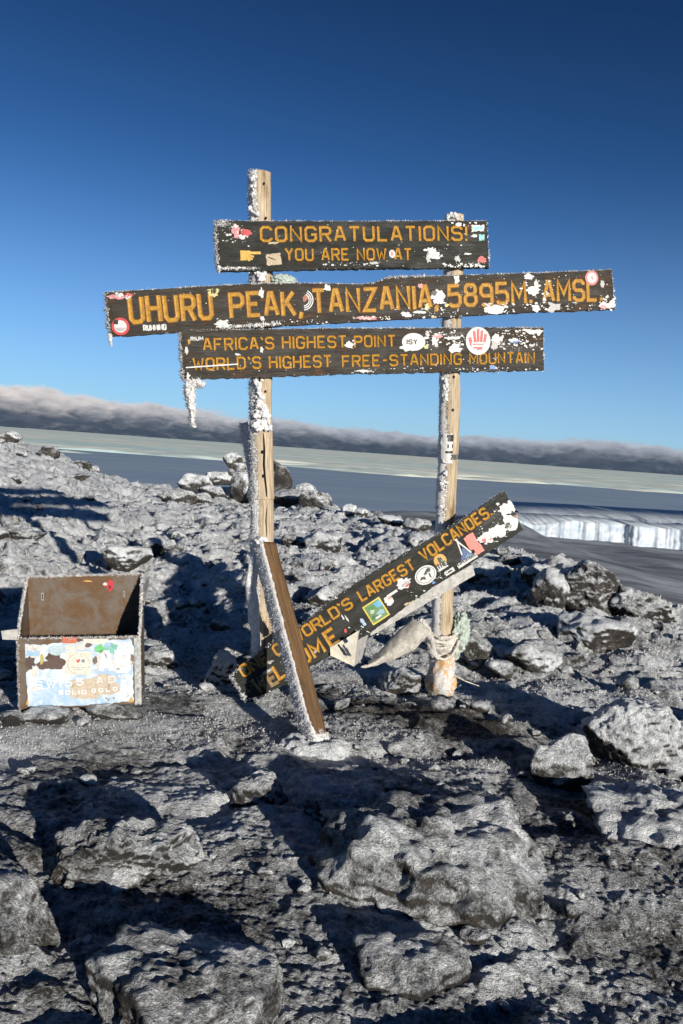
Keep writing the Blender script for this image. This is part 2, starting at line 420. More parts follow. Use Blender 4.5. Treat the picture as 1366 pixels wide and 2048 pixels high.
go = mesh('ground', Pg, gf[:, ::-1].copy(), M_ROCK, attrs={'frost': fr_}); tag(go, kind='structure')
def ground_rime():
    rg = np.random.RandomState(77); r = np.hypot(X, Y_); a = np.arctan2(X, Y_)
    ok = np.where((np.abs(a) < R(28)) & (r > 3.6) & (r < edge_r(a)+0.5) & (fr_ > 0.6) & (nn.reshape(-1, 3)[:, 1] < 0.55))[0]
    pk = rg.choice(ok, 60000, replace=True); P = Pg[pk] + rg.normal(size=(len(pk), 3))*0.004
    Nn = nn.reshape(-1, 3)[pk]; Nn = Nn*np.sign(Nn[:, 2:3]+1e-9); s = np.clip(r[pk]/4.5, 0.45, 2.2)[:, None]
    D = Nn*0.7 + np.array([0.25, -0.55, 0.2]); V, Fc = spikes(P, D, 0.009, 0.0026, 78, 0.5)
    c = np.repeat(P, 4, axis=0); V = c + (V-c)*np.repeat(s, 4, axis=0)
    o = mesh('ground_hoarfrost', V, Fc, M_FROST, smooth=False); o['kind'] = 'stuff'
ground_rime()
def surf(x, y):
    """height of the built ground (without the sideways push)"""
    x = np.array([x]); y = np.array([y]); h_, _, _ = rocky(x, y); z = macro(x, y)+(h_-0.10)
    for p, r_, dz in FLATW:
        k = math.exp(-(((x[0]-p[0])**2+(y[0]-p[1])**2)/(r_*r_))**1.5); z = z*(1-k)+(macro(x, y)+dz+(h_-0.1)*0.12)*k
    return float(z[0])

# ------------------------------------------------------------------ crater floor, far slope, glacier, lowland
def flat_mat(name, a, b_, sc, stretch=(1, 1, 1), rough=0.9, bs=0.4, bd=1.0):
    m_, n_, b = mat(name); o = obco(n_)
    n1 = n_.noise(n_.mapping(o, stretch), sc, 6, 0.6, 0.4)
    n_.put(b.inputs['Base Color'], n_.mix(n_.ramp(n1, 0.35, 0.65), a, b_)); b.inputs['Roughness'].default_value = rough; b.inputs['Specular IOR Level'].default_value = 0.1
    bump(n_, b, n1, bs, bd); return m_
def terrain(name, x0, x1, y0, y1, nx, ny, hf, m_, **kw):
    xs = np.linspace(x0, x1, nx); ys = np.linspace(y0, y1, ny); XX, YY = np.meshgrid(xs, ys, indexing='ij'); xx = XX.ravel(); yy = YY.ravel()
    V = np.stack([xx, yy, hf(xx, yy)], 1); f = grid_faces(nx, ny)
    o = mesh(name, V, f, m_); return tag(o, kind='structure')
M_ASH = flat_mat('frost_dusted_ash', (0.14, 0.15, 0.165), (0.33, 0.36, 0.41), 0.012, (1, 3.0, 1), bs=0.5, bd=2.0)
def floor_h(x, y):
    z = -112 + fbm(p2(x/170, y/170), 4, 0.5, 5)*7 + 0*x
    z = z + 24*np.exp(-((x-190)/120)**2-((y-800)/170)**2)      # dark ash rise in front of the ice
    z = z + 30*np.exp(-((x-175)/75)**2-((y-1000)/170)**2)
    z = z - sstep(y, 1450, 2100)*500
    return z
terrain('crater_floor', -1500, 2600, 30, 2100, 230, 200, floor_h, M_ASH)
M_ICE = flat_mat('glacier_ice', (0.38, 0.45, 0.53), (0.58, 0.62, 0.66), 0.06, (1.2, 0.6, 0.8), 0.6, 0.3, 1.0)
def glacier():
    # a fluted ice cliff with a stepped snow top, running off to the right
    top_px = [(1030, 1019), (1060, 1019), (1130, 1022), (1220, 1026), (1366, 1035), (1600, 1048), (2000, 1072)]
    mid_px = [(1030, 1035), (1075, 1040), (1120, 1040), (1215, 1047), (1366, 1060), (1600, 1072), (2000, 1096)]
    bot_px = [(1030, 1046), (1075, 1058), (1112, 1067), (1220, 1078), (1366, 1089), (1600, 1104), (2000, 1130)]
    n = 520; nu = n
    t = np.linspace(0, 1, n); T_ = polyat(top_px, t); M_ = polyat(mid_px, t); B_ = polyat(bot_px, t)
    rows = []
    def pt(px, Y): return np.array([at(a, b, c) for (a, b), c in zip(px, Y)])
    Yf = 1150 + fbm(p2(t*16, t*0), 4, 0.5, 8)*14 + perlin(p2(t*150, t*0), 3)*1.0 + perlin(p2(t*420, t*0), 4)*0.5
    bot = pt(B_, Yf); bot[:, 2] -= 8
    crest = pt(M_, Yf+10+perlin(p2(t*40, t*0), 9)*2); crest[:, 2] += fbm(p2(t*45, t*0), 4, 0.6, 2)*1.6 - 8*np.exp(-((t-0.05)/0.035)**2)
    K = 14
    for k in range(K):
        s = k/(K-1); p = bot*(1-s)+crest*s
        fl = np.abs(perlin(p2(t*420, t*0+s*1.2), 5))*1.0 + perlin(p2(t*110, t*0+s*5), 6)*1.8 + perlin(p2(t*37, t*0+s*4), 16)*3.5
        p[:, 1] += fl*math.sin(s*math.pi*0.9+0.2); rows.append(p)
    shelf = pt(M_, Yf+10); shelf[:, 1] += 90; shelf[:, 2] += 1.0 + fbm(p2(t*12, t*0+3), 3, 0.6, 2)*2
    rows.append(shelf)
    topP = pt(T_, Yf+230)
    up1 = topP.copy(); up1[:, 1] -= 70; up1[:, 2] -= 11 + perlin(p2(t*50, t*0), 7)*1; rows.append(up1)
    up2 = topP.copy(); up2[:, 1] -= 55 + perlin(p2(t*30, t*0), 2)*5; up2[:, 2] -= 3; rows.append(up2)
    rows.append(topP); far_ = topP.copy(); far_[:, 1] += 260; far_[:, 2] -= 4; rows.append(far_)
    dn = far_.copy(); dn[:, 2] -= 90; dn[:, 1] += 60; rows.append(dn)
    V = np.concatenate(rows); nr = len(rows)
    f = grid_faces(nr, n)
    o = mesh('glacier', V, f, M_ICE); tag(o, kind='structure')
glacier()
def lowland():
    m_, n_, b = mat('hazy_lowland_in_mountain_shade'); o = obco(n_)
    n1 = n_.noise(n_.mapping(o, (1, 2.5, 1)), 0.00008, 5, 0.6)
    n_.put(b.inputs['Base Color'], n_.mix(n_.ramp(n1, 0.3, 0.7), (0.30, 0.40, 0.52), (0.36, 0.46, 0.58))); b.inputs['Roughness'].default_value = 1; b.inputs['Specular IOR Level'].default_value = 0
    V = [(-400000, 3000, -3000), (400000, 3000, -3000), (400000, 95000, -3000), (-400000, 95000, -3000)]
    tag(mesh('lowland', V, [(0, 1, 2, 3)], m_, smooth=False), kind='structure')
    m2, n_, b = mat('sunlit_cloud_sea'); o = obco(n_)
    s1 = n_.noise(n_.mapping(o, (0.25, 1.5, 1)), 0.00006, 6, 0.6, 0.3)
    n_.put(b.inputs['Base Color'], n_.mix(n_.ramp(s1, 0.35, 0.65), (0.62, 0.80, 0.78), (0.93, 0.93, 0.80))); b.inputs['Roughness'].default_value = 1; b.inputs['Specular IOR Level'].default_value = 0
    # rolling top of the cloud sea, billows facing the low sun
    nx, ny = 420, 260
    xs = np.linspace(-330000, 330000, nx); ys = 84000*(300000/84000)**np.linspace(0, 1, ny)
    XX, YY = np.meshgrid(xs, ys, indexing='ij'); x = XX.ravel(); y = YY.ravel()
    z = -2900 + np.abs(fbm(p2(x/9000, y/6000), 4, 0.6, 4))*(300*(84000/y)) - 620*(1-sstep(y + fbm(p2(x/26000, y/9000), 4, 0.6, 14)*16000, 86000, 99000))
    tag(mesh('cloud_sea', np.stack([x, y, z], 1), grid_faces(nx, ny), m2), kind='structure')
lowland()

# ------------------------------------------------------------------ boulders
import bmesh
def ico(sub):
    bm = bmesh.new(); bmesh.ops.create_icosphere(bm, subdivisions=sub, radius=1.0)
    V = np.array([v.co[:] for v in bm.verts]); Fc = np.array([[v.index for v in f.verts] for f in bm.faces]); bm.free(); return V, Fc
ICO = {k: ico(k) for k in (3, 4, 5, 6)}
def rock_shape(sub, dims, seed, planes=15, p=22, rough=0.05, yaw=0.0, tilt=0.0):
    rg = np.random.RandomState(seed); D, Fc = ICO[sub]
    n = rg.normal(size=(planes, 3)); n /= np.linalg.norm(n, axis=1)[:, None]
    n = np.vstack([n, [[0.1, 0.1, 1], [0, 0, -1]]]); n /= np.linalg.norm(n, axis=1)[:, None]
    d = 0.72 + rg.rand(len(n))*0.34
    r = (np.sum((np.clip(D@n.T, 0, None)/d)**p, axis=1)+1e-6)**(-1/p)
    V = D*np.minimum(r, 1.35)[:, None]
    V = V/np.abs(V).max(axis=0)
    V = V*np.array(dims)/2
    s = min(dims); a = max(dims)
    c, s2 = math.cos(tilt), math.sin(tilt); V = V@np.array([[c, 0, s2], [0, 1, 0], [-s2, 0, c]]).T
    c, s2 = math.cos(yaw), math.sin(yaw); V = V@np.array([[c, -s2, 0], [s2, c, 0], [0, 0, 1]]).T
    Q = V + seed*3.1
    V = V + D*(fbm(Q*2.6/a, 3, 0.55, seed)*rough*a + fbm(Q*9/a, 3, 0.6, seed+1)*rough*0.42*a)[:, None]
    lay = 1-np.abs(perlin(Q*np.array([4, 4, 13])/a, seed+6)); V = V + D*((lay**2-0.4)*rough*0.32*a)[:, None]
    V = V + D*(((1-np.abs(perlin(Q*6.5/a, seed+8)))**3-0.3)*rough*0.38*a)[:, None]
    if sub >= 5: V = V + D*(perlin(Q*26/a, seed+2)*rough*0.22*a + (1-np.abs(perlin(Q*14/a, seed+3)))*rough*0.25*a)[:, None]
    return V, Fc
def vnormals(V, Fc):
    N_ = np.zeros_like(V); a, b, c = V[Fc[:, 0]], V[Fc[:, 1]], V[Fc[:, 2]]; fn = np.cross(b-a, c-a)
    for k in range(3): np.add.at(N_, Fc[:, k], fn)
    return N_/(np.linalg.norm(N_, axis=1)[:, None]+1e-12)
def rock_frost(V, Nn, base, world_off, under=0.05):
    kz = 0.30 if base >= 0.5 else 0.80
    f = base + 0.08 + (Nn[:, 2]-0.30)*kz + fbm((V+world_off)*3.0, 3, 0.6, 33)*0.35
    f = f - 0.9*sstep(-Nn[:, 2], -under-0.12, 0.35)
    return np.clip(f, 0, 1.25)
def boulder(label, cx, py, wpx, hpx, dep=0.8, seed=1, frost=0.55, sub=5, sink=0.25, yaw=0.0, tilt=0.0, rough=0.05, lift=0.0, planes=15, group=None, back=0.0, zabs=None, hfix=0, name='boulder', cat='rock'):
    c = ground_hit(cx, py); dist = np.linalg.norm(c-CAM)
    W = wpx*dist/F; D = W*dep; sd_ = math.sqrt(max(0, 1-((c[0]**2+c[1]**2)/dist**2)))
    H = max(0.22*W, (hpx*dist/F - D*sd_*0.7)/math.sqrt(1-sd_*sd_))
    H = H/(1-sink)
    g_ = c.copy(); dirn = np.array([c[0], c[1], 0])/np.hypot(c[0], c[1])
    g_ = g_ + dirn*(D*0.35+back)
    z = surf(g_[0], g_[1]) if zabs is None else zabs
    z = (c[2]-0.02*W if dist > 9.5 else min(z, c[2]+0.05*W)) + lift*dist/F if zabs is None else z
    o_ = np.array([g_[0], g_[1], z + H*(0.5-sink)])
    if 'cairn' in label: W, D, H = W*1.6, D*1.4, H*1.5
    if hfix: H = hfix*W
    V, Fc = rock_shape(sub, (W, D, H), seed, planes=planes, rough=rough, yaw=yaw, tilt=tilt)
    Nn = vnormals(V, Fc)
    fa = np.clip(rock_frost(V, Nn, frost, o_) - 0.09*(1-sstep(np.array([dist]), 2.8, 4.0)), 0, 1.25)
    base = np.array([o_[0], o_[1], z])
    o = mesh(name, V+o_, Fc, M_ROCK, loc=base, attrs={'frost': fa})
    if 'cairn' in label: group = 'rocks piled in the cairn behind the left post'
    return tag(o, label, cat, group)

ROCKS = [
 # label, cx, base y, w, h, kwargs
 ('largest cracked frosty slab filling the middle of the foreground', 855, 1838, 490, 330, dict(dep=1.05, seed=12, frost=0.50, sub=6, sink=0.50, rough=0.065, yaw=0.5, tilt=0.10, planes=30, hfix=0.44)),
 ('broad frosted block with an overhanging lip touching the upper left of the largest slab', 720, 1690, 250, 130, dict(dep=0.95, seed=9, frost=0.56, sub=6, sink=0.45, rough=0.08, planes=22, hfix=0.42)),
 ('rounded frosty boulder cut by the bottom edge of the picture, left of centre', 365, 2120, 320, 230, dict(dep=1.1, seed=12, frost=0.50, sub=6, sink=0.40, rough=0.06, planes=22, hfix=0.5)),
 ('smooth pear-shaped stone low in the foreground just below the largest slab', 805, 2010, 200, 180, dict(dep=1.2, seed=14, frost=0.56, sub=5, sink=0.50, rough=0.05, yaw=0.8, hfix=0.45)),
 ('fist-sized stone lying alone below the largest slab', 950, 1895, 58, 34, dict(dep=0.8, seed=15, frost=0.52, sub=4, sink=0.3)),
 ('low lumpy rock with a black shadow under it in the left foreground', 240, 1785, 250, 135, dict(dep=0.7, seed=17, frost=0.52, sub=6, sink=0.30, rough=0.08, tilt=-0.1, planes=24, hfix=0.38)),
 ('grey frosted boulder at the left border in the lower foreground', 10, 1900, 190, 150, dict(dep=0.9, seed=19, frost=0.50, sub=5, sink=0.45, rough=0.06)),
 ('frost-caked block under the foot of the leaning brace', 515, 1612, 130, 84, dict(dep=0.8, seed=23, frost=0.8, sub=5, sink=0.45, rough=0.07)),
 ('big round frosty boulder near the right border', 1268, 1512, 200, 150, dict(dep=0.75, seed=27, frost=0.85, sub=6, sink=0.22, rough=0.05, tilt=-0.08)),
 ('pointed frosted rock with a dark base, left of the big round boulder', 1122, 1560, 128, 98, dict(dep=0.7, seed=29, frost=0.55, sub=5, sink=0.18, rough=0.05, tilt=-0.35, planes=9)),
 ('wide low slab at the right border below the big round boulder', 1310, 1690, 360, 160, dict(dep=0.8, seed=31, frost=0.62, sub=6, sink=0.55, rough=0.05, hfix=0.27)),
 ('brown bare-sided rock beside the wrapped foot of the right post', 805, 1372, 105, 58, dict(dep=0.7, seed=33, frost=0.42, sub=5, sink=0.12, planes=10)),
 ('small brown stone tucked against the wrapped foot of the right post', 905, 1400, 42, 24, dict(dep=0.8, seed=34, frost=0.15, sub=4, sink=0.2)),
 ('brown rock standing right of the green rag', 950, 1335, 62, 66, dict(dep=0.8, seed=36, frost=0.32, sub=5, sink=0.15, back=0.1)),
 ('frosted rock leaning beside the low end of the fallen board', 442, 1385, 62, 80, dict(dep=0.7, seed=38, frost=0.9, sub=5, sink=0.2, tilt=0.3, back=0.25)),
 ('frost-capped block with a brown front face right of the right post', 1060, 1325, 125, 62, dict(dep=0.9, seed=41, frost=0.62, sub=5, sink=0.15, planes=9)),
 ('long frosted rock behind the brown-faced block', 1180, 1290, 170, 62, dict(dep=0.7, seed=43, frost=0.80, sub=5, sink=0.2)),
 ('small frosted rock between the brown-faced block and the green rag', 1000, 1345, 60, 40, dict(dep=0.8, seed=44, frost=0.55, sub=4, sink=0.2)),
 ('rounded frosted rock right of the right post below the fallen board', 965, 1180, 100, 62, dict(dep=0.8, seed=47, frost=0.62, sub=5, sink=0.12, back=0.3)),
 ('frosted rock beneath the dark-topped stone on the right ridge', 1085, 1205, 110, 62, dict(dep=0.8, seed=48, frost=0.75, sub=5, sink=0.15, back=0.4)),
 ('bare dark stone on the ridge under the high corner of the fallen board', 1020, 1136, 58, 28, dict(dep=0.8, seed=49, frost=0.12, sub=4, sink=0.1, back=0.2)),
 ('large dark-faced crag at the edge of the crater on the right', 1172, 1232, 130, 98, dict(dep=0.8, seed=52, frost=0.28, sub=6, sink=0.15, tilt=0.45, planes=12, rough=0.06)),
 ('frosted shoulder of rock leaning on the dark-faced crag', 1112, 1222, 100, 82, dict(dep=0.8, seed=53, frost=0.85, sub=5, sink=0.2, tilt=0.3)),
 ('frosted outcrop with a dark tip, last one at the crater edge on the right', 1280, 1245, 120, 55, dict(dep=0.6, seed=55, frost=0.50, sub=5, sink=0.15, tilt=0.25, rough=0.07)),
 ('tiny snow-capped stone at the right border on the crater edge', 1350, 1258, 30, 20, dict(dep=0.7, seed=56, frost=0.5, sub=3, sink=0.1)),
 ('pale rounded boulder behind the metal box', 253, 1148, 98, 55, dict(dep=0.7, seed=58, frost=0.85, sub=5, sink=0.12, rough=0.04, planes=10)),
 ('frosted boulder just behind the pale rounded one', 318, 1118, 70, 38, dict(dep=0.7, seed=59, frost=0.62, sub=5, sink=0.15)),
 ('brown rock peeking out right of the metal box', 320, 1302, 80, 45, dict(dep=0.7, seed=60, frost=0.50, sub=5, sink=0.2)),
 ('stone at the lower left corner of the metal box', 22, 1442, 50, 36, dict(dep=0.8, seed=61, frost=0.50, sub=4, sink=0.15)),
 ('flat stone wedged under the right half of the metal box', 225, 1432, 115, 26, dict(dep=0.7, seed=62, frost=0.2, sub=4, sink=0.15)),
 ('flat stone wedged under the left half of the metal box', 95, 1436, 100, 24, dict(dep=0.7, seed=63, frost=0.3, sub=4, sink=0.15)),
 # cairn behind the left post
 ('squarish rime-fringed rock at the left end of the cairn', 391, 980, 46, 26, dict(dep=0.8, seed=70, frost=0.6, sub=4, sink=0.05)),
 ('wide brown-sided rock in the lower row of the cairn', 437, 1000, 58, 24, dict(dep=0.8, seed=71, frost=0.45, sub=4, sink=0.05)),
 ('small upright rock beside the wide one in the cairn', 470, 1001, 26, 28, dict(dep=0.9, seed=72, frost=0.40, sub=4, sink=0.05)),
 ('second-row rock of the cairn, left of the left post', 447, 978, 50, 20, dict(dep=0.8, seed=73, frost=0.6, sub=4, sink=0.0, lift=11)),
 ('topmost pointed rock of the cairn', 462, 958, 28, 22, dict(dep=0.8, seed=74, frost=0.62, sub=4, sink=0.0, lift=26, back=0.1)),
 ('frosted rock of the cairn touching the left post', 490, 1003, 40, 52, dict(dep=0.8, seed=75, frost=0.72, sub=4, sink=0.0, tilt=-0.4)),
 ('tallest dark rock of the cairn, right of the left post', 553, 1004, 40, 66, dict(dep=0.8, seed=76, frost=0.12, sub=5, sink=0.0, tilt=0.2)),
 ('low rock left of the cairn in front of the squarish one', 352, 1006, 52, 24, dict(dep=0.8, seed=77, frost=0.62, sub=4, sink=0.1)),
 ('small rock between the squarish and the wide rock of the cairn', 405, 1006, 32, 18, dict(dep=0.8, seed=78, frost=0.65, sub=4, sink=0.1)),
 ('dark-bellied rock right of the tallest cairn rock', 588, 1012, 62, 30, dict(dep=0.8, seed=79, frost=0.50, sub=4, sink=0.05)),
 ('brown rock at the right end of the cairn', 632, 1018, 46, 32, dict(dep=0.8, seed=80, frost=0.42, sub=4, sink=0.05)),
 ('small rock on top between the two right rocks of the cairn', 606, 998, 32, 18, dict(dep=0.8, seed=81, frost=0.5, sub=4, sink=0.0, lift=10)),
 ('upper rock of the cairn leaning on the left side of the left post', 482, 975, 34, 24, dict(dep=0.8, seed=102, frost=0.6, sub=4, sink=0.0, lift=20, tilt=0.3)),
 ('frosted rock of the cairn hidden partly by the left post', 522, 1003, 50, 40, dict(dep=0.8, seed=103, frost=0.5, sub=4, sink=0.0)),
 ('small dark rock wedged over the wide brown-sided rock of the cairn', 425, 978, 30, 18, dict(dep=0.8, seed=104, frost=0.3, sub=4, sink=0.0, lift=11)),
 # skyline right of the cairn
 ('pointed rime cone on the skyline between the posts', 694, 1034, 40, 28, dict(dep=0.8, seed=84, frost=0.95, sub=4, sink=0.0, planes=8)),
 ('second, lower rime cone right of the pointed one', 722, 1038, 28, 22, dict(dep=0.8, seed=85, frost=0.95, sub=4, sink=0.0, planes=8)),
 ('dark hollow-fronted rock at the edge left of the right post', 838, 1062, 66, 28, dict(dep=0.8, seed=86, frost=0.42, sub=4, sink=0.05)),
 ('frosted rock left of the dark hollow-fronted one', 785, 1052, 60, 24, dict(dep=0.8, seed=87, frost=0.75, sub=4, sink=0.1)),
 ('square frosted rock above the fallen board by the right post', 828, 1100, 40, 28, dict(dep=0.8, seed=88, frost=0.7, sub=4, sink=0.1)),
 ('frosted rock in the middle distance between the posts', 640, 1100, 90, 40, dict(dep=0.8, seed=89, frost=0.75, sub=4, sink=0.2)),
 ('brown-fronted rock just right of the left post', 590, 1092, 60, 26, dict(dep=0.8, seed=90, frost=0.5, sub=4, sink=0.2)),
 ('shaded round rock behind the fallen board between the posts', 650, 1215, 80, 50, dict(dep=0.8, seed=91, frost=0.6, sub=5, sink=0.2)),
 # left ridge
 ('rime-topped knob of rock at the upper left border', 18, 885, 44, 22, dict(dep=0.8, seed=94, frost=0.55, sub=4, sink=0.0)),
 ('dark rust-brown outcrop on the left ridge', 96, 918, 44, 26, dict(dep=0.8, seed=95, frost=0.05, sub=4, sink=0.0)),
 ('dark ragged outcrop on the slope below the rust-brown one', 160, 936, 46, 16, dict(dep=0.8, seed=96, frost=0.15, sub=4, sink=0.0)),
 ('brown flat outcrop low on the left ridge', 146, 962, 68, 15, dict(dep=0.8, seed=97, frost=0.12, sub=4, sink=0.05)),
 ('frosted rock on the ground left of the metal box', 40, 1085, 110, 40, dict(dep=0.8, seed=98, frost=0.55, sub=5, sink=0.25)),
]
for i, (lab, cx, py, w_, h_, kw) in enumerate(ROCKS): boulder(lab, cx, py, w_, h_, **kw)

# added upright rocks, unseen behind the camera; stand in for people shading the foreground
def outcrop():  # shadow casters, not a real outcrop of the summit
    back_ = -np.array([ldir[0], ldir[1]])/math.hypot(ldir[0], ldir[1]); side_ = np.array([back_[1], -back_[0]])
    for k, (s_, d_, w_, h_) in enumerate([(-2.05, 6.3, 0.55, 1.62), (-1.05, 6.0, 0.62, 1.50), (0.05, 6.2, 0.8, 1.56), (0.75, 5.6, 0.5, 1.30), (1.75, 6.0, 0.75, 1.52), (2.9, 6.0, 0.7, 1.60), (3.9, 6.4, 0.9, 1.5), (-3.2, 6.2, 0.8, 1.55)]):
        p = back_*d_ + side_*s_; V, Fc = rock_shape(4, (w_, w_*0.8, h_), 400+k, rough=0.06); Nn = vnormals(V, Fc); o_ = np.array([p[0], p[1], h_*0.42])
        o = mesh('shadow_caster_rock', V+o_, Fc, M_ROCK, loc=(p[0], p[1], 0), attrs={'frost': rock_frost(V, Nn, 0.6, o_)}); tag(o, kind='structure')
outcrop()

# rubble too small and too many to count, one object
def rubble():
    rg = np.random.RandomState(3); Vs, Fs, Fa = [], [], []; off = 0
    shapes = [rock_shape(3, (1, 0.8, 0.6), 200+k, planes=10, rough=0.06) for k in range(10)]
    nrm = [vnormals(v, f) for v, f in shapes]
    n = 0
    while n < 520:
        a = rg.uniform(R(-27), R(26)); r = rg.uniform(1.9, 1.0)*0 + 1.9*(edge_r(a)/1.9)**rg.rand()
        x, y = math.sin(a)*r, math.cos(a)*r
        s = 0.012*r**0.75*(0.5+rg.rand()**3*4.0)
        if r < 4.2: s *= 0.6
        k = rg.randint(10); V, Fc = shapes[k]; yaw = rg.rand()*6.28; c, s2 = math.cos(yaw), math.sin(yaw)
        Rm = np.array([[c, -s2, 0], [s2, c, 0], [0, 0, 1]]).T
        Vw = (V*s)@Rm; Nw = nrm[k]@Rm; o_ = np.array([x, y, surf(x, y)+s*0.12])
        Vs.append(Vw+o_); Fs.append(Fc+off); Fa.append(rock_frost(Vw*3, Nw, 0.5+0.25*rg.rand(), o_)); off += len(V); n += 1
    tag(mesh('rubble', np.concatenate(Vs), np.concatenate(Fs), M_ROCK, attrs={'frost': np.concatenate(Fa)}), kind='stuff')
rubble()

# ------------------------------------------------------------------ lettering
GL = {
 'A': (4, [[(0, 0), (1.6, 6), (2.4, 6), (4, 0)], [(0.7, 1.9), (3.3, 1.9)]]),
 'B': (4, [[(0, 0), (0, 6), (3.2, 6), (4, 5.3), (4, 3.9), (3.2, 3.1), (4, 2.3), (4, 0.7), (3.2, 0), (-0.4, 0)], [(0, 3.1), (3.2, 3.1)]]),
 'C': (4, [[(4, 4.6), (4, 5.1), (3.1, 6), (0.9, 6), (0, 5.1), (0, 0.9), (0.9, 0), (3.1, 0), (4, 0.9), (4, 1.4)]]),
 'D': (4, [[(0, 0), (0, 6), (3, 6), (4, 5), (4, 1), (3, 0), (-0.4, 0)]]),
 'E': (3.7, [[(3.7, 6), (0, 6), (0, 0), (3.7, 0)], [(0, 3.1), (3.0, 3.1)]]),
 'F': (3.7, [[(3.7, 6), (0, 6), (0, -0.3)], [(0, 3.1), (3.0, 3.1)]]),
 'G': (4, [[(4, 4.6), (4, 5.1), (3.1, 6), (0.9, 6), (0, 5.1), (0, 0.9), (0.9, 0), (3.1, 0), (4, 0.9), (4, 2.8), (2.2, 2.8)]]),
 'H': (4, [[(0, -0.3), (0, 6.3)], [(4, -0.3), (4, 6.3)], [(0, 3.1), (4, 3.1)]]),
 'I': (0, [[(0, -0.3), (0, 6.3)]]),
 'J': (3.6, [[(3.6, 6.3), (3.6, 0.9), (2.7, 0), (0.9, 0), (0, 0.9), (0, 1.6)]]),
 'K': (4, [[(0, -0.3), (0, 6.3)], [(3.8, 6.2), (0.3, 2.6)], [(1.4, 3.6), (4, -0.2)]]),
 'L': (3.6, [[(0, 6.3), (0, 0), (3.6, 0)]]),
 'M': (4.8, [[(0, -0.3), (0, 6), (2.4, 1.8), (4.8, 6), (4.8, -0.3)]]),
 'N': (4, [[(0, -0.3), (0, 6), (4, 0), (4, 6.3)]]),
 'O': (4, [[(0.9, 0), (0, 0.9), (0, 5.1), (0.9, 6), (3.1, 6), (4, 5.1), (4, 0.9), (3.1, 0), (0.9, 0)]]),
 'P': (4, [[(0, -0.3), (0, 6), (3.1, 6), (4, 5.2), (4, 3.6), (3.1, 2.8), (0, 2.8)]]),
 'R': (4, [[(0, -0.3), (0, 6), (3.1, 6), (4, 5.2), (4, 3.7), (3.1, 2.9), (0, 2.9)], [(2.2, 2.9), (4, -0.3)]]),
 'S': (4, [[(4, 4.7), (4, 5.2), (3.1, 6), (0.9, 6), (0, 5.2), (0, 3.9), (0.9, 3.1), (3.1, 3.1), (4, 2.3), (4, 0.8), (3.1, 0), (0.9, 0), (0, 0.8), (0, 1.3)]]),
 'T': (4, [[(0, 6), (4, 6)], [(2, 6), (2, -0.3)]]),
 'U': (4, [[(0, 6.3), (0, 0.9), (0.9, 0), (3.1, 0), (4, 0.9), (4, 6.3)]]),
 'V': (4, [[(0, 6.3), (2, 0), (4, 6.3)]]),
 'W': (5.2, [[(0, 6.3), (1.2, 0), (2.6, 4.2), (4.0, 0), (5.2, 6.3)]]),
 'X': (4, [[(0, -0.3), (4, 6.3)], [(0, 6.3), (4, -0.3)]]),
 'Y': (4, [[(0, 6.3), (2, 3.1), (4, 6.3)], [(2, 3.1), (2, -0.3)]]),
 'Z': (4, [[(0, 6), (4, 6), (0, 0), (4, 0)]]),
 '5': (4, [[(3.8, 6), (0.2, 6), (0, 3.4), (3.1, 3.6), (4, 2.7), (4, 0.9), (3.1, 0), (0.9, 0), (0, 0.8)]]),
 '8': (4, [[(0.9, 3.2), (0.2, 4), (0.2, 5.2), (0.9, 6), (3.1, 6), (3.8, 5.2), (3.8, 4), (3.1, 3.2), (0.9, 3.2), (0, 2.3), (0, 0.9), (0.9, 0), (3.1, 0), (4, 0.9), (4, 2.3), (3.1, 3.2)]]),
 '9': (4, [[(0.2, 0.5), (0.9, 0), (3.1, 0), (4, 0.9), (4, 5.1), (3.1, 6), (0.9, 6), (0, 5.1), (0, 3.6), (0.9, 2.8), (4, 2.8)]]),
 '2': (4, [[(0, 4.8), (0.9, 6), (3.1, 6), (4, 5.1), (4, 3.9), (0, 0), (4, 0)]]),
 '0': (3.6, [[(0.9, 0), (0, 0.9), (0, 5.1), (0.9, 6), (2.7, 6), (3.6, 5.1), (3.6, 0.9), (2.7, 0), (0.9, 0)]]),
 ',': (0.3, [[(0.4, 0.5), (-0.2, -1.3)]]), '.': (0.2, [[(0.1, -0.4), (0.1, 0.6)]]), "'": (0.8, [[(0, 6.5), (0.9, 4.9)]]),
 '!': (0.2, [[(0.1, -0.4), (0.1, 0.5)], [(0.1, 2.0), (0.1, 6.3)]]), '-': (2.4, [[(0, 3), (2.4, 3)]]), ' ': (1.6, []),
}
def glyph_layout(txt, gap):
    x = 0; out = []
    for ch in txt:
        w_, st = GL[ch]; out.append((ch, x, st)); x += w_+gap
    return out, x-gap
def ribbon(pts, hw, prof):
    """mitred ribbon along 2-D pts; prof = list of (fraction of half width, height)"""
    P = np.array(pts, float); n = len(P); d = np.diff(P, axis=0); d /= np.linalg.norm(d, axis=1)[:, None]
    closed = np.allclose(P[0], P[-1])
    nr = np.stack([-d[:, 1], d[:, 0]], 1); out = []
    for i in range(n):
        if closed and i in (0, n-1): a, b = nr[-1], nr[0]
        else: a = nr[max(i-1, 0)]; b = nr[min(i, n-2)]
        mN = a+b; L = np.linalg.norm(mN)
        mN = (mN/L) if L > 1e-6 else a
        k = 1/max(0.55, float(np.dot(mN, a))); out.append((P[i], mN*k))
    V = []; Fc = []; k = len(prof)
    for i, (p, mN) in enumerate(out):
        for f, h in prof: q = p + mN*hw*f; V.append((q[0], q[1], h))
    for i in range(n-1):
        for j in range(k-1): Fc.append((i*k+j, i*k+j+1, (i+1)*k+j+1, (i+1)*k+j))
    return V, Fc, k
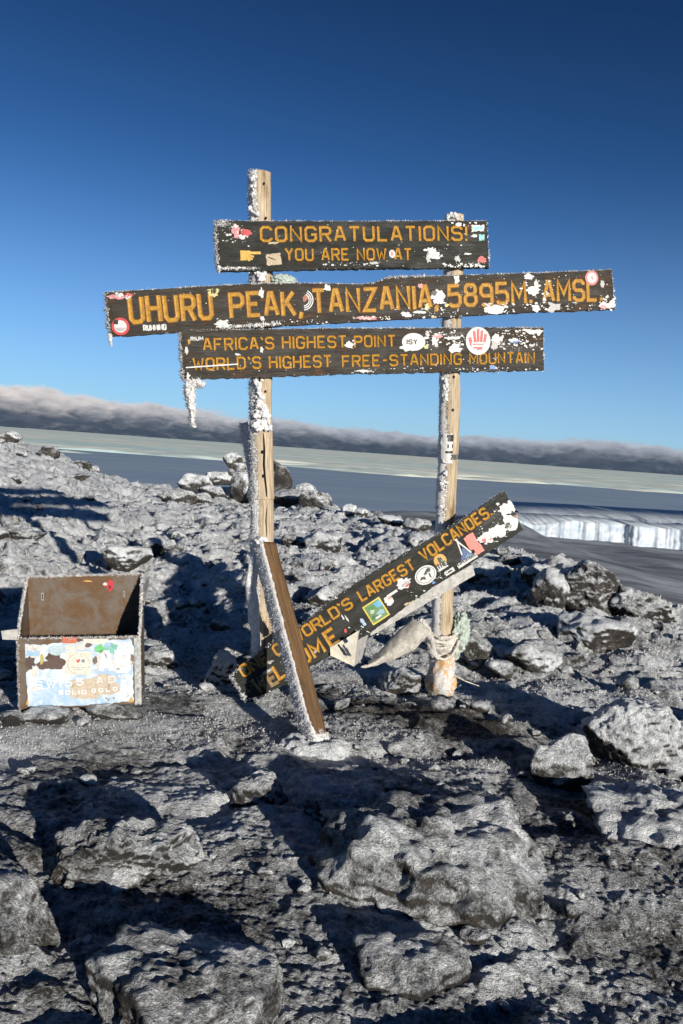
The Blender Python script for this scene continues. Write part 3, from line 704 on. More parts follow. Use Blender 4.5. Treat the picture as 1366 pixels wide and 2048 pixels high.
def lettering(parent, plane, txt, p0, p1, hpx, gap=2.1, sw=0.5, mats=None, wonk=0.0, relief=True, name='lettering', off0=0.0, seed=0, px_units=True):
    """carved letters from baseline pixel p0 to p1 on a board plane, cap height hpx"""
    S = plane.hit(*p0); E = plane.hit(*p1); D = E-S; L = np.linalg.norm(D); D /= L
    U = np.cross(D, plane.n); U = U if U[2] > 0 else -U
    H = hpx*np.linalg.norm(S-CAM)/F
    lay, tot = glyph_layout(txt, gap); sx = L/tot; sy = H/6.0
    rg = np.random.RandomState(seed+len(txt)); V = []; Fc = []; fm = []; k = 0; mats = mats or [M_YEL, M_RIM]
    hw = sw*H/6.0*1.15
    objs = []
    def flush():
        if Fc: objs.append(mesh(name, V, Fc, mats if relief else mats[:1], parent, smooth=False, fmat=fm))
        V.clear(); Fc.clear(); fm.clear()
    for ch, x0, strokes in lay:
        if ch == ' ': flush(); continue
        dy = rg.normal()*wonk*H; rot = rg.normal()*wonk*0.6
        for st in strokes:
            k += 1; o_ = 0.00008*k
            pts = [((x0+a)*sx, b*sy+dy) for a, b in st]
            cx = (x0+2)*sx; cy = 3*sy
            pts = [(cx+(a-cx)*math.cos(rot)-(b-cy)*math.sin(rot), cy+(a-cx)*math.sin(rot)+(b-cy)*math.cos(rot)) for a, b in pts]
            prof = [(-1.45, 0.0004), (-1.0, 0.0022), (0.0, 0.0008), (1.0, 0.0022), (1.45, 0.0004)] if relief else [(-1, 0.0005), (1, 0.0005)]
            v, f, kk = ribbon(pts, hw, prof)
            b0 = len(V)
            for a, b, h in v: V.append(S + D*a + U*b - plane.n*(h+o_+off0))
            for i, q in enumerate(f):
                Fc.append(tuple(b0+z for z in q)); j = i % (kk-1)
                fm.append(1 if (relief and j in (0, 3)) else 0)
    flush()
    return objs[0]

def shape2d(kind, w_, h_, rg, jag=0.28, n=22):
    if kind == 'disc': t = np.linspace(0, 2*np.pi, 28, endpoint=False); return [(math.cos(a)*w_/2, math.sin(a)*h_/2) for a in t]
    if kind == 'rect':
        return [(-w_/2, -h_/2), (0, -h_/2*1.02), (w_/2, -h_/2), (w_/2, 0), (w_/2, h_/2), (0, h_/2), (-w_/2, h_/2), (-w_/2, 0)]
    if kind == 'tornrect':
        pts = []
        for t in np.linspace(0, 4, 36, endpoint=False):
            s = int(t); f = t-s; q = [(-.5+f, -.5), (.5, -.5+f), (.5-f, .5), (-.5, .5-f)][s]
            k = 1-abs(rg.normal())*jag*0.6; pts.append((q[0]*w_*k, q[1]*h_*k))
        return pts
    if kind == 'tri': return [(-w_/2, -h_/2), (w_/2, -h_/2), (w_*0.1, h_/2)]
    t = np.linspace(0, 2*np.pi, n, endpoint=False); r = 1+rg.normal(size=n)*jag; r = (r+np.roll(r, 1)*0.5)/1.5
    return [(math.cos(a)*w_/2*max(.25, q), math.sin(a)*h_/2*max(.25, q)) for a, q in zip(t, r)]
SK = [0]
def sticker(parent, plane, px, py, w_, h_, rgb=WHITE, kind='torn', rot=0.0, axis=(1, 0), extras=(), label=None, dirty=0.35, jag=0.28, name='sticker', base=0.0026):
    SK[0] += 1; rg = np.random.RandomState(SK[0]*13+5)
    C = plane.hit(px, py); C2 = plane.hit(px+axis[0]*20, py-axis[1]*20); D = C2-C; D /= np.linalg.norm(D)
    U = np.cross(D, plane.n); U = U if U[2] > 0 else -U
    s = np.linalg.norm(C-CAM)/F; V = []; Fc = []; mats = []; fm = []
    if kind == 'torn' and w_ > 9: w_, h_ = w_*0.86, h_*0.86
    layers = [(0, 0, w_, h_, rgb, kind, rot)] + [tuple(e)+((rot,) if len(e) == 6 else ()) for e in extras]
    for k, (dx, dy, ww, hh_, col, kd, rr2) in enumerate(layers):
        pts = shape2d(kd, ww*s, hh_*s, rg, jag) ; b0 = len(V); off = base + (SK[0] % 9)*0.00012 + 0.0014*(k > 0) + 0.00006*k
        c, s2 = math.cos(rr2), math.sin(rr2); c0, s0 = math.cos(rot), math.sin(rot)
        ox, oy = (dx*c0-dy*s0)*s, (dx*s0+dy*c0)*s
        V.append(C+D*ox+U*oy-plane.n*(off+0.0003))
        for a, b in pts: V.append(C + D*(ox+a*c-b*s2) + U*(oy+a*s2+b*c) - plane.n*off)
        n = len(pts)
        for i in range(n): Fc.append((b0, b0+1+i, b0+1+(i+1) % n)); fm.append(k)
        mats.append(colour(col, dirty))
    o = mesh(name, V, Fc, mats, parent, smooth=False, fmat=fm)
    if label: o['label'] = label
    return o
def specks(parent, plane, regions, seed, rgb=WHITE, name='flaked_paint', axis=(1, 0)):
    """scraps of torn paper and flaked print, too small to tell apart: one part"""
    rg = np.random.RandomState(seed); V = []; Fc = []
    for (cx, cy, w_, h_, n, sz) in regions:
        for i in range(n):
            px = cx + rg.uniform(-.5, .5)*w_; py = cy + rg.uniform(-.5, .5)*h_; s = sz*(0.4+rg.rand()**2*1.4)
            b0 = len(V); off = 0.0042+rg.rand()*0.0006; k = rg.randint(3, 7); a0 = rg.rand()*6
            for j in range(k):
                a = a0+j*2*math.pi/k; q = s*(0.5+rg.rand()*0.7)
                V.append(plane.hit(px+math.cos(a)*q*1.3, py+math.sin(a)*q*0.8, -off))
            Fc.append(tuple(range(b0, b0+k)))
    o = mesh(name, V, Fc, colour(rgb, 0.3), parent, smooth=False); o['kind'] = 'stuff'; return o

def build_board(parent, plane, topl, botl, thick, mt, seed, name='board', ncol=90, nrow=10, rag=0.0012):
    t = np.linspace(0, 1, ncol); T_ = polyat(topl, t); B_ = polyat(botl, t); rg = np.random.RandomState(seed)
    V = np.zeros((ncol, nrow, 2, 3)); UV = np.zeros((ncol, nrow, 2, 2))
    for i in range(ncol):
        for j in range(nrow):
            s = j/(nrow-1); px, py = T_[i]*(1-s)+B_[i]*s
            e = (j in (0, nrow-1) or i in (0, ncol-1))
            q = plane.hit(px + (rg.normal()*0.5 if e else 0), py + (rg.normal()*0.7 if e else 0))
            w2 = perlin(np.array([[i*0.21, j*1.9, seed]]))[0]*0.0006
            V[i, j, 0] = q + plane.n*(0.003 if e else w2*0 + 0.0); V[i, j, 1] = q + plane.n*thick
            UV[i, j, :] = (t[i]*np.linalg.norm(plane.hit(*topl[-1])-plane.hit(*topl[0]))+seed, s*0.26+seed*0.37)
    Vf = V.reshape(-1, 3); idx = np.arange(len(Vf)).reshape(ncol, nrow, 2); Fc = []
    for i in range(ncol-1):
        for j in range(nrow-1):
            Fc.append((idx[i, j, 0], idx[i, j+1, 0], idx[i+1, j+1, 0], idx[i+1, j, 0]))
            Fc.append((idx[i, j, 1], idx[i+1, j, 1], idx[i+1, j+1, 1], idx[i, j+1, 1]))
    for i in range(ncol-1):
        Fc.append((idx[i, 0, 0], idx[i+1, 0, 0], idx[i+1, 0, 1], idx[i, 0, 1])); j = nrow-1
        Fc.append((idx[i, j, 0], idx[i, j, 1], idx[i+1, j, 1], idx[i+1, j, 0]))
    for j in range(nrow-1):
        Fc.append((idx[0, j, 0], idx[0, j, 1], idx[0, j+1, 1], idx[0, j+1, 0])); i = ncol-1
        Fc.append((idx[i, j, 0], idx[i, j+1, 0], idx[i, j+1, 1], idx[i, j, 1]))
    return mesh(name, Vf, Fc, mt, parent, smooth=False, uv=UV.reshape(-1, 2))
def edge_frost(parent, plane, pts, dens, ln, wd, dirn, seed, thick=0.035, jit=0.004, spread=0.6):
    """hoarfrost rim along a pixel polyline on the board's edge"""
    P = [plane.hit(a, b) for a, b in pts]; L = sum(np.linalg.norm(P[i+1]-P[i]) for i in range(len(P)-1)); n = int(L*dens)
    rg = np.random.RandomState(seed); Q = polyat(P, rg.rand(n)); clump = 0.5+0.9*np.clip(fbm(Q*22, 3, 0.6, seed)+0.3, 0, 1.2)
    Q = Q + plane.n*(rg.rand(n)*thick)[:, None] + rg.normal(size=(n, 3))*jit
    D = np.tile(np.array(dirn, float), (n, 1)); V, Fc = spikes(Q, D, ln, wd, seed, spread)
    k = np.repeat(clump, 4)[:, None]; c = np.repeat(Q, 4, axis=0); V = c+(V-c)*k
    o = mesh('hoarfrost', V, Fc, M_FROST, parent, smooth=False); o['kind'] = 'stuff'; return o

# ------------------------------------------------------------------ the summit sign
LEAN = np.array([-math.sin(ROLL), 0, math.cos(ROLL)])
PA = at(522, 700, 4.38); PB = at(905, 700, 4.58)
e1 = PB-PA; e1 -= LEAN*np.dot(e1, LEAN)
n_s = np.cross(LEAN, e1); n_s = n_s if n_s[1] > 0 else -n_s
SP = Plane(PA, n_s); SP.n /= np.linalg.norm(SP.n)
sign_base = ground_hit(880, 1385)
sign = thing('summit_sign', 'frosted wooden summit sign of three lettered boards on two posts', 'sign', sign_base)

def post(name, pts, seed, label, offn=0.0, frost_left=0.55, sides=26, sq=0.35, tw=0.4, dens=900, pl=None, lump=0.0, rough=0.004, spk=True, lo=0.0, seg=150, lnk=0.016):
    """pts: (x_left, x_right, y) in pixels"""
    pl = pl or SP; path = []; rad = []
    for xl, xr, y in pts:
        q = pl.hit((xl+xr)/2, y); dist = np.linalg.norm(q-CAM); r_ = (xr-xl)/2*dist/F
        q = pl.hit((xl+xr)/2, y, 0.036+r_+offn); path.append(q); rad.append(r_*(1+0.0))
    path = np.array(path)
    d = np.r_[0, np.cumsum(np.linalg.norm(np.diff(path, axis=0), axis=1))]; tt = d/d[-1]
    rad2 = np.interp(np.linspace(0, 1, 60), tt, rad)
    V, Fc, uv, Nn = tube(path, rad2, sides, rough, 14, seed, seg)
    th = np.arange(sides)/sides*2*np.pi
    fa = 0.5 + (-Nn[:, 0]-0.28)*1.5*frost_left/0.55 + fbm(V*np.array([9, 9, 4]), 3, 0.6, seed)*0.35 + lo
    V = V + Nn*(np.clip(fa-0.5, 0, 0.8)*0.008*(1+fbm(V*60, 2, 0.6, 3)))[:, None]
    uv = uv + seed*0.31
    o = mesh(name, V, Fc, M_POST, sign, uv=uv, attrs={'frost': np.clip(fa, 0, 1.2)})
    if label: o['label'] = label
    if spk:
        rg = np.random.RandomState(seed+5); cand = np.where((fa > 0.55))[0]
        L = d[-1]; n = int(dens*L); pick = rg.choice(cand, n); P = V[pick] + rg.normal(size=(n, 3))*0.004; Dn = Nn[pick]*0.7+np.array([-0.5, -0.25, 0.1])
        Vs, Fs = spikes(P, Dn, lnk*0.8, 0.0019, seed+6, 0.55)
        h = mesh('hoarfrost', Vs, Fs, M_FROST, o, smooth=False); h['kind'] = 'stuff'
    return o, path, V, Nn
lp, lpath, lV, lN = post('post', [(501, 540, 346), (502, 542, 440), (503, 545, 560), (503, 544, 700), (502, 543, 800), (502, 546, 900), (504, 548, 1000), (504, 548, 1100), (506, 548, 1200), (506, 545, 1310), (506, 545, 1350)], 3, 'taller left post, bare wood on its right side and crusted with rime on its left', dens=3600, lnk=0.012)
rp, rpath, rV, rN = post('post', [(892, 927, 431), (890, 926, 540), (886, 922, 650), (882, 921, 745), (881, 920, 820), (880, 917, 880), (877, 915, 950), (873, 911, 1000), (871, 909, 1080), (868, 907, 1180), (863, 905, 1280), (860, 903, 1350), (858, 900, 1400)], 8, 'right post, slightly bowed, with a torn sticker halfway up', frost_left=0.42, dens=700, lnk=0.007, lo=-0.05)
# sawn sleeve section of the left post
def ring(parent, pts, seed, name, label, fl, mt=M_POST, extra=0.006, **kw):
    pl = SP; path = []; rad = []
    for xl, xr, y in pts:
        q = pl.hit((xl+xr)/2, y); dist = np.linalg.norm(q-CAM); r_ = (xr-xl)/2*dist/F
        path.append(pl.hit((xl+xr)/2, y, 0.030+r_)); rad.append(r_)
    V, Fc, uv, Nn = tube(path, rad, 28, 0.0015, 14, seed, 50)
    fa = 0.42 + (-Nn[:, 0]-0.35)*1.3*fl + fbm(V*9, 3, 0.6, seed)*0.2
    o = mesh(name, V, Fc, mt, parent, uv=uv+seed*0.31, attrs={'frost': np.clip(fa, 0, 1.2)})
    if label: o['label'] = label
    return o, V, Nn, fa
sl, sV, sN, sfa = ring(sign, [(500, 546, 863), (501, 549, 998)], 21, 'post_sleeve', 'paler sawn sleeve of new wood round the left post', 0.6)
rg = np.random.RandomState(4); cand = np.where(sfa > 0.5)[0]; pk = rg.choice(cand, 700)
vs, fs = spikes(sV[pk]+rg.normal(size=(700, 3))*0.004, sN[pk]*0.7+np.array([-.4, -.3, 0]), 0.013, 0.003, 9); mesh('hoarfrost', vs, fs, M_FROST, sl, smooth=False)['kind'] = 'stuff'
# dark checks and nail holes
M_HOLE = paint('nail_hole_black', (0.008, 0.006, 0.005), 0.1, 0.9, 50, dirty=0)
def check(parent, pts, wpx, name='crack', off=0.0):
    V = []; Fc = []
    for i, (a, b) in enumerate(pts):
        w_ = wpx*(0.35 + math.sin(math.pi*i/(len(pts)-1))); base = SP.hit(a, b, -0.0)
        for s in (-1, 1): V.append(SP.hit(a+s*w_/2, b, off))
    for i in range(len(pts)-1): Fc.append((2*i, 2*i+1, 2*i+3, 2*i+2))
    return mesh(name, V, Fc, M_HOLE, parent, smooth=False)
check(sl, [(527, 866), (528, 880), (529, 900), (528, 930), (530, 955), (533, 980), (534, 994)], 3.0, off=0.0262)
check(lp, [(534, 1015), (532, 1040), (534, 1075)], 1.5, off=0.0315)
def holes(parent, lst, off=0.024, r_=2.4):
    for x, y in lst:
        V = [SP.hit(x, y, off)]; n = 8
        for k in range(n): V.append(SP.hit(x+math.cos(k*.785)*r_, y+math.sin(k*.785)*r_*1.3, off+0.0002))
        mesh('nail_hole', V, [(0, 1+k, 1+(k+1) % n) for k in range(n)], M_HOLE, parent, smooth=False)
holes(lp, [(528, 367), (532, 436), (531, 783)], 0.0315); holes(sl, [(525, 904), (527, 952)], 0.0262, 3.0); holes(rp, [(908, 754), (906, 820)], 0.0315)
# torn sticker on the right post
def curved_patch(parent, cx, y0, y1, x0, x1, rgb, name='sticker', lift=0.0, label=None, torn=0.0, pl_off=0.0305, seed=0):
    nu, nv = 9, 7; V = []; rg = np.random.RandomState(seed); hwx = 19.0
    for j in range(nv):
        y = y0+(y1-y0)*j/(nv-1)
        for i in range(nu):
            x = x0+(x1-x0)*i/(nu-1); e = torn*rg.normal() if (i in (0, nu-1) or j in (0, nv-1)) else 0
            u_ = max(-0.98, min(0.98, (x-cx)/hwx)); bulge = (1-math.sqrt(1-u_*u_))*0.052
            V.append(SP.hit(x+e, y+e, pl_off-lift+bulge))
    Fc = [(j*nu+i, j*nu+i+1, (j+1)*nu+i+1, (j+1)*nu+i) for j in range(nv-1) for i in range(nu-1)]
    o = mesh(name, V, Fc, colour(rgb, 0.3), parent, smooth=False)
    if label: o['label'] = label
    return o
curved_patch(rp, 898, 868, 926, 883, 916, WHITE, label='torn black and white sticker on the right post', torn=1.0, seed=1)
for k, (x0, x1, y0, y1) in enumerate([(894, 916, 869, 876), (896, 907, 876, 883), (913, 916.4, 876, 902), (895, 898, 889, 896), (904, 907, 889, 896), (891, 914, 902, 907)]):
    curved_patch(rp, 898, y0, y1, x0, x1, BLACK, name='print', lift=0.0012, torn=0.3, seed=k)
SPo = Plane(SP.o - SP.n*(-0.0270), SP.n)
lettering(rp, SPo, '290', (903, 918), (915, 918), 8, sw=0.7, mats=[colour(BLACK)], relief=False, name='print')

# the three boards
B1t, B1b = [(431, 441), (700, 442), (974, 441)], [(436, 542), (700, 538), (979, 535)]
b1 = build_board(sign, SP, B1t, B1b, 0.035, M_BOARD, 1); b1['label'] = 'top board lettered with congratulations'
lettering(b1, SP, 'CONGRATULATIONS!', (523, 482), (933, 480), 25, 2.0, 0.44, mats=[M_YEL, M_RIM], wonk=0.012)
lettering(b1, SP, 'YOU ARE NOW AT', (572, 520), (822, 519), 20, 2.0, 0.44, wonk=0.012)
B2t = [(210, 584), (330, 577), (444, 570), (540, 566), (640, 566), (722, 568), (751, 565), (768, 558), (782, 554), (900, 551), (1050, 546), (1224, 539)]
B2b = [(220, 673), (450, 659), (720, 643), (1000, 628), (1230, 618)]
b2 = build_board(sign, SP, B2t, B2b, 0.035, M_BOARD2, 2); b2['label'] = 'long middle board naming the peak and its height'
for t_, a, b, h in [('UHURU', (263, 645), (424, 636), 44), ('PEAK,', (463, 634), (603, 628), 42), ('TANZANIA,', (627, 624), (874, 615), 41), ('5895M.', (899, 612), (1062, 605), 38), ('AMSL.', (1088, 603), (1203, 599), 36)]:
    lettering(b2, SP, t_, a, b, h, 1.9, 0.42, wonk=0.014)
B3t, B3b = [(360, 660), (700, 656), (1087, 655)], [(366, 760), (700, 748), (1089, 741)]
b3 = build_board(sign, SP, B3t, B3b, 0.035, M_BOARD3, 3); b3['label'] = 'third board telling of the highest point and mountain'
for t_, a, b, h in [("AFRICA'S", (408, 700), (547, 697), 21), ('HIGHEST', (566, 696.5), (692, 694), 21), ('POINT', (710, 694), (790, 692), 20),
                    ("WORLD'S", (388, 740), (521, 736), 21), ('HIGHEST', (540, 736), (662, 733), 21), ('FREE-STANDING', (686, 733), (922, 728), 20), ('MOUNTAIN', (940, 727), (1068, 725), 19)]:
    lettering(b3, SP, t_, a, b, h, 1.9, 0.42, wonk=0.012)
lettering(b3, SP, 'RIUM', (382, 681), (406, 680), 6, sw=0.8, mats=[colour(WHITE)], relief=False, name='print', off0=0.003)
lettering(b2, SP, 'RUNNING', (288, 661), (332, 659), 9, sw=0.8, mats=[colour(WHITE)], relief=False, name='print', off0=0.003)
lettering(b2, SP, 'NF', (424, 587), (434, 586), 8, sw=0.9, mats=[colour(BLACK)], relief=False, name='print', off0=0.0058)
YL = (0.55, 0.50, 0.20); PINK = (0.55, 0.22, 0.24); TEAL = (0.18, 0.52, 0.50); GREY = (0.38, 0.38, 0.38); TAN = (0.42, 0.34, 0.22); BLUE = (0.10, 0.22, 0.50); GREEN = (0.10, 0.38, 0.14)
# stickers, board 1
for a in [(471, 462, 16, 26, PINK, 'torn'), (492, 466, 24, 18, RED, 'torn'), (484, 474, 16, 10, WHITE, 'torn'), (955, 457, 28, 14, WHITE, 'tornrect'), (963, 475, 12, 13, TEAL, 'tornrect'), (948, 472, 14, 6, WHITE, 'torn'),
          (784, 508, 12, 15, WHITE, 'disc'), (962, 520, 18, 14, RED, 'torn'), (862, 501, 22, 14, WHITE, 'torn'), (866, 512, 30, 12, WHITE, 'torn'), (856, 518, 12, 12, GREY, 'torn'), (749, 526, 18, 7, GREY, 'torn'), (935, 508, 18, 4, WHITE, 'torn'), (915, 519, 12, 15, GREY, 'torn'), (917, 449, 12, 8, WHITE, 'torn'), (547, 486, 22, 5, TAN, 'torn')]:
    sticker(b1, SP, a[0], a[1], a[2], a[3], a[4], a[5])
sticker(b1, SP, 955, 457, 24, 8, TEAL, 'torn')
sticker(b1, SP, 784, 508, 6, 8, PINK, 'torn', base=0.0045)
# painted pointing hand
sticker(b1, SP, 491, 511, 20, 19, (0.62, 0.36, 0.05), 'tornrect', extras=[(16, 4.5, 26, 5, (0.62, 0.36, 0.05), 'rect', 0.0), (9, -1, 14, 4, (0.55, 0.32, 0.05), 'rect', -0.25), (7, -5, 13, 3.5, (0.6, 0.35, 0.05), 'rect', -0.4), (4, -8, 8, 3, (0.55, 0.32, 0.05), 'rect', -0.6)], label='yellow painted hand pointing right', name='print', jag=0.08)
sticker(b1, SP, 547, 519, 30, 22, TAN, 'tornrect', rot=0.1, jag=0.10, extras=[(-3, 2, 16, 2, BLACK, 'torn', -0.4)])
specks(b1, SP, [(470, 468, 50, 34, 40, 2.2), (866, 508, 36, 22, 26, 2.0), (700, 528, 120, 8, 30, 1.6), (930, 530, 90, 8, 60, 1.8), (930, 448, 60, 8, 14, 2), (470, 536, 70, 5, 20, 2), (700, 490, 480, 90, 50, 1.0)], 1)
# stickers, board 2
def disc_print(parent, px, py, w_, h_, outer, inner, extras=(), **k): return sticker(parent, SP, px, py, w_, h_, outer, 'disc', extras=[(0, 0, w_*0.7, h_*0.7, inner, 'disc', 0)]+list(extras), **k)
disc_print(b2, 241, 653, 33, 33, RED, WHITE, [(0, -4, 16, 10, GREY, 'torn', 0), (-7, 8, 9, 9, BLACK, 'torn', 0)], label='round red and white sticker at the left end', dirty=0.2)
disc_print(b2, 1183, 556, 26, 27, (0.5, 0.12, 0.12), WHITE, [(0, 0, 10, 11, (0.45, .15, .15), 'torn', 0)], label='round red emblem near the right end', dirty=0.2)
for a in [(232, 594, 34, 10, PINK), (258, 591, 22, 8, RED), (427, 588, 22, 14, YL), (428, 580, 24, 6, YL), (443, 648, 32, 20, WHITE), (523, 585, 12, 22, WHITE), (524, 638, 10, 10, WHITE), (655, 576, 18, 14, WHITE), (876, 592, 26, 32, WHITE), (868, 586, 14, 12, BLACK), (877, 604, 28, 10, WHITE),
          (814, 629, 22, 12, WHITE), (838, 624, 28, 6, WHITE), (854, 613, 10, 14, YL), (893, 611, 10, 7, YL), (866, 634, 14, 5, TAN), (1058, 553, 22, 12, WHITE), (1067, 582, 30, 16, WHITE), (1072, 576, 8, 26, WHITE), (990, 620, 44, 18, WHITE), (1072, 616, 20, 15, WHITE), (1107, 614, 28, 18, GREY), (1213, 610, 34, 14, WHITE), (1206, 614, 14, 10, PINK), (1224, 607, 12, 18, WHITE), (913, 559, 12, 18, WHITE), (840, 572, 12, 10, PINK), (735, 636, 50, 8, PINK), (612, 596, 14, 16, (0.3, 0.1, 0.06)), (1204, 568, 10, 14, GREY)]:
    sticker(b2, SP, *a[:4], a[4], 'torn')
def arcs(parent):
    for k, r_ in enumerate((12, 16, 20)):
        pts = [(607+math.cos(t)*r_*0.95, 600-math.sin(t)*r_) for t in np.linspace(-1.5, 1.15, 10)]
        V = []; Fc = []
        for a, b in pts:
            dx, dy = a-607, b-600; l_ = math.hypot(dx, dy)
            for s in (-1.1, 1.1): V.append(SP.hit(a+dx/l_*s, b+dy/l_*s, -0.0045))
        for i in range(len(pts)-1): Fc.append((2*i, 2*i+1, 2*i+3, 2*i+2))
        mesh('print', V, Fc, colour(WHITE), parent, smooth=False)
arcs(b2)
specks(b2, SP, [(240, 592, 50, 12, 30, 2), (310, 654, 60, 10, 8, 1.4), (470, 653, 80, 7, 30, 2.5), (445, 645, 34, 16, 16, 2), (600, 643, 110, 8, 26, 1.6), (740, 636, 80, 8, 40, 1.6), (880, 625, 120, 20, 40, 1.8), (1000, 617, 60, 22, 60, 2), (1070, 590, 60, 60, 50, 2), (1140, 612, 120, 16, 40, 1.8), (1215, 605, 30, 30, 26, 2), (1000, 585, 440, 70, 120, 1.0), (500, 610, 520, 70, 50, 0.9)], 2)
# stickers, board 3
sticker(b3, SP, 827, 684, 47, 34, WHITE, 'disc', label='white oval sticker', dirty=0.1, extras=[(-6, -13, 40, 10, WHITE, 'torn', 0)])
lettering(b3, SP, 'ISY', (814, 688), (834, 688), 8, sw=0.6, mats=[colour(BLACK)], relief=False, name='print', off0=0.0062)
hand = [(0, -9, 19, 17, RED, 'torn', 0), (-15, -1, 6, 16, RED, 'rect', 0.25), (-7, 8, 5, 22, RED, 'rect', 0.1), (0, 11, 5, 24, RED, 'rect', 0), (7, 9, 5, 22, RED, 'rect', -0.1), (14, 5, 5, 17, RED, 'rect', -0.2), (0, -7, 27, 9, WHITE, 'rect', 0)]
sticker(b3, SP, 956, 682, 50, 53, WHITE, 'disc', extras=hand, label='white disc printed with a red hand', dirty=0.1)
lettering(b3, SP, 'YOUR SUMMITS', (945, 690), (967, 690), 2.4, sw=0.5, mats=[colour(RED)], relief=False, name='print', off0=0.0068)
for a in [(992, 681, 24, 26, WHITE), (988, 690, 16, 22, GREY), (1003, 690, 16, 16, BLACK), (910, 697, 26, 18, WHITE), (876, 672, 22, 10, PINK), (907, 676, 34, 8, WHITE), (870, 684, 14, 20, WHITE), (1068, 664, 32, 11, WHITE), (1032, 683, 24, 8, BLUE), (1026, 680, 20, 10, WHITE), (1050, 660, 22, 5, WHITE), (1063, 691, 14, 5, WHITE), (986, 735, 16, 11, BLUE), (854, 668, 7, 13, GREY), (852, 694, 8, 8, YL), (726, 742, 42, 5, WHITE), (698, 690, 16, 16, WHITE), (523, 699, 7, 12, WHITE), (373, 700, 6, 14, WHITE), (376, 752, 7, 12, WHITE), (378, 684, 5, 10, (0.5, .25, .03)), (475, 709, 12, 6, WHITE)]:
    sticker(b3, SP, *a[:4], a[4], 'torn')
specks(b3, SP, [(890, 680, 80, 40, 90, 2), (1040, 678, 90, 40, 90, 2), (726, 743, 50, 6, 30, 1.4), (700, 690, 20, 18, 20, 1.5), (1000, 700, 180, 60, 80, 1.1), (720, 735, 700, 30, 60, 0.9), (900, 738, 360, 5, 60, 1.2)], 3)
lettering(b3, SP, '-', (372, 738), (476, 731), 5, sw=1.2, mats=[M_FROST], relief=False, name='hoarfrost', off0=0.006)['kind'] = 'stuff'

# hoarfrost rims of the boards
UPV = (0, -0.2, 1)
for bb, tl, bl, sd_ in ((b1, B1t, B1b, 31), (b2, B2t, B2b, 41), (b3, B3t, B3b, 51)):
    edge_frost(bb, SP, tl, 2200, 0.0055, 0.0019, UPV, sd_, jit=0.002)
    edge_frost(bb, SP, [tl[0], bl[0]], 5200, 0.011, 0.0026, (-1, -0.5, 0), sd_+1, jit=0.005)
    edge_frost(bb, SP, bl, 160, 0.006, 0.0025, (0, -0.3, -1), sd_+2, jit=0.002)
    edge_frost(bb, SP, [tl[-1], bl[-1]], 900, 0.009, 0.003, (0.6, -0.3, 0.3), sd_+3, jit=0.002)
edge_frost(b2, SP, [(440, 655), (480, 652), (560, 647)], 1600, 0.014, 0.004, (0, -1, 0.2), 61, 0.004)
edge_frost(b2, SP, [(775, 556), (850, 552)], 1600, 0.014, 0.003, UPV, 62, 0.03)
edge_frost(b1, SP, [(433, 447), (465, 449)], 2500, 0.008, 0.003, (-.3, -1, 0.2), 63, 0.004, jit=0.008)
edge_frost(b1, SP, [(434, 537), (520, 536)], 1400, 0.008, 0.003, (-.3, -1, 0.2), 64, 0.004)

# crusts of rime on the posts
def crust(parent, P, D, n_, ln, wd, seed, spread=0.8, blob=0.0):
    V, Fc = spikes(P, D, ln, wd, seed, spread); o = mesh('hoarfrost', V, Fc, M_FROST, parent, smooth=False); o['kind'] = 'stuff'; return o
def lumps(parent, centres, r_, seed, name='rime_lump'):
    Vs, Fs = [], []; off = 0; rg = np.random.RandomState(seed); D, Fc = ICO[3]
    for c in centres:
        s = r_*(0.5+rg.rand()); q = D*s*np.array([1, 0.8, 1.3]); q = q + D*(fbm((q+c)*40, 3, 0.65, seed)*s*0.9)[:, None]
        Vs.append(q+c); Fs.append(Fc+off); off += len(D)
    V = np.concatenate(Vs); o = mesh(name, V, np.concatenate(Fs), M_FROST, parent); o['kind'] = 'stuff'; return o, V
rg = np.random.RandomState(8)
def band(pts, n, jx, off, seed):
    rg = np.random.RandomState(seed); Q = polyat(pts, rg.rand(n)); return np.array([SP.hit(a+rg.normal()*jx, b+rg.normal()*3, off+rg.rand()*0.015) for a, b in Q])
c1 = band([(514, 762), (520, 790), (516, 812), (526, 835), (520, 855)], 46, 4.5, 0.016, 1); _, v1 = lumps(lp, c1, 0.010, 2)
c2 = band([(520, 800), (532, 825), (540, 858)], 24, 2.5, 0.014, 3); _, v2 = lumps(lp, c2, 0.008, 4)
c3 = band([(506, 850), (540, 857)], 18, 3, 0.012, 5); _, v3 = lumps(lp, c3, 0.011, 6)
c4 = band([(507, 352), (508, 435)], 30, 3, 0.022, 7); _, v4 = lumps(lp, c4, 0.006, 8)
c5 = band([(512, 543), (522, 560)], 12, 6, 0.018, 9); _, v5 = lumps(lp, c5, 0.011, 10)
c6 = band([(526, 1086), (522, 1094), (532, 1090)], 9, 3, 0.010, 11); _, v6 = lumps(lp, c6, 0.017, 12)
allv = np.concatenate([v1, v2, v3, v4, v5]); pk = rg.choice(len(allv), 2600); crust(lp, allv[pk], np.tile([-.4, -.7, .1], (2600, 1)), 0, 0.008, 0.002, 77)
c7 = band([(893, 760), (889, 800)], 20, 4, 0.030, 13); _, v7 = lumps(rp, c7, 0.007, 14)
c8 = band([(890, 945), (886, 1000), (882, 1040)], 22, 4, 0.026, 15); _, v8 = lumps(rp, c8, 0.006, 16)
c9 = band([(895, 433), (922, 433)], 12, 4, 0.03, 17); _, v9 = lumps(rp, c9, 0.006, 18)
crust(rp, np.concatenate([v7, v8, v9])[rg.choice(len(v7)+len(v8)+len(v9), 1400)], np.tile([-.4, -.7, .1], (1400, 1)), 0, 0.009, 0.002, 78)

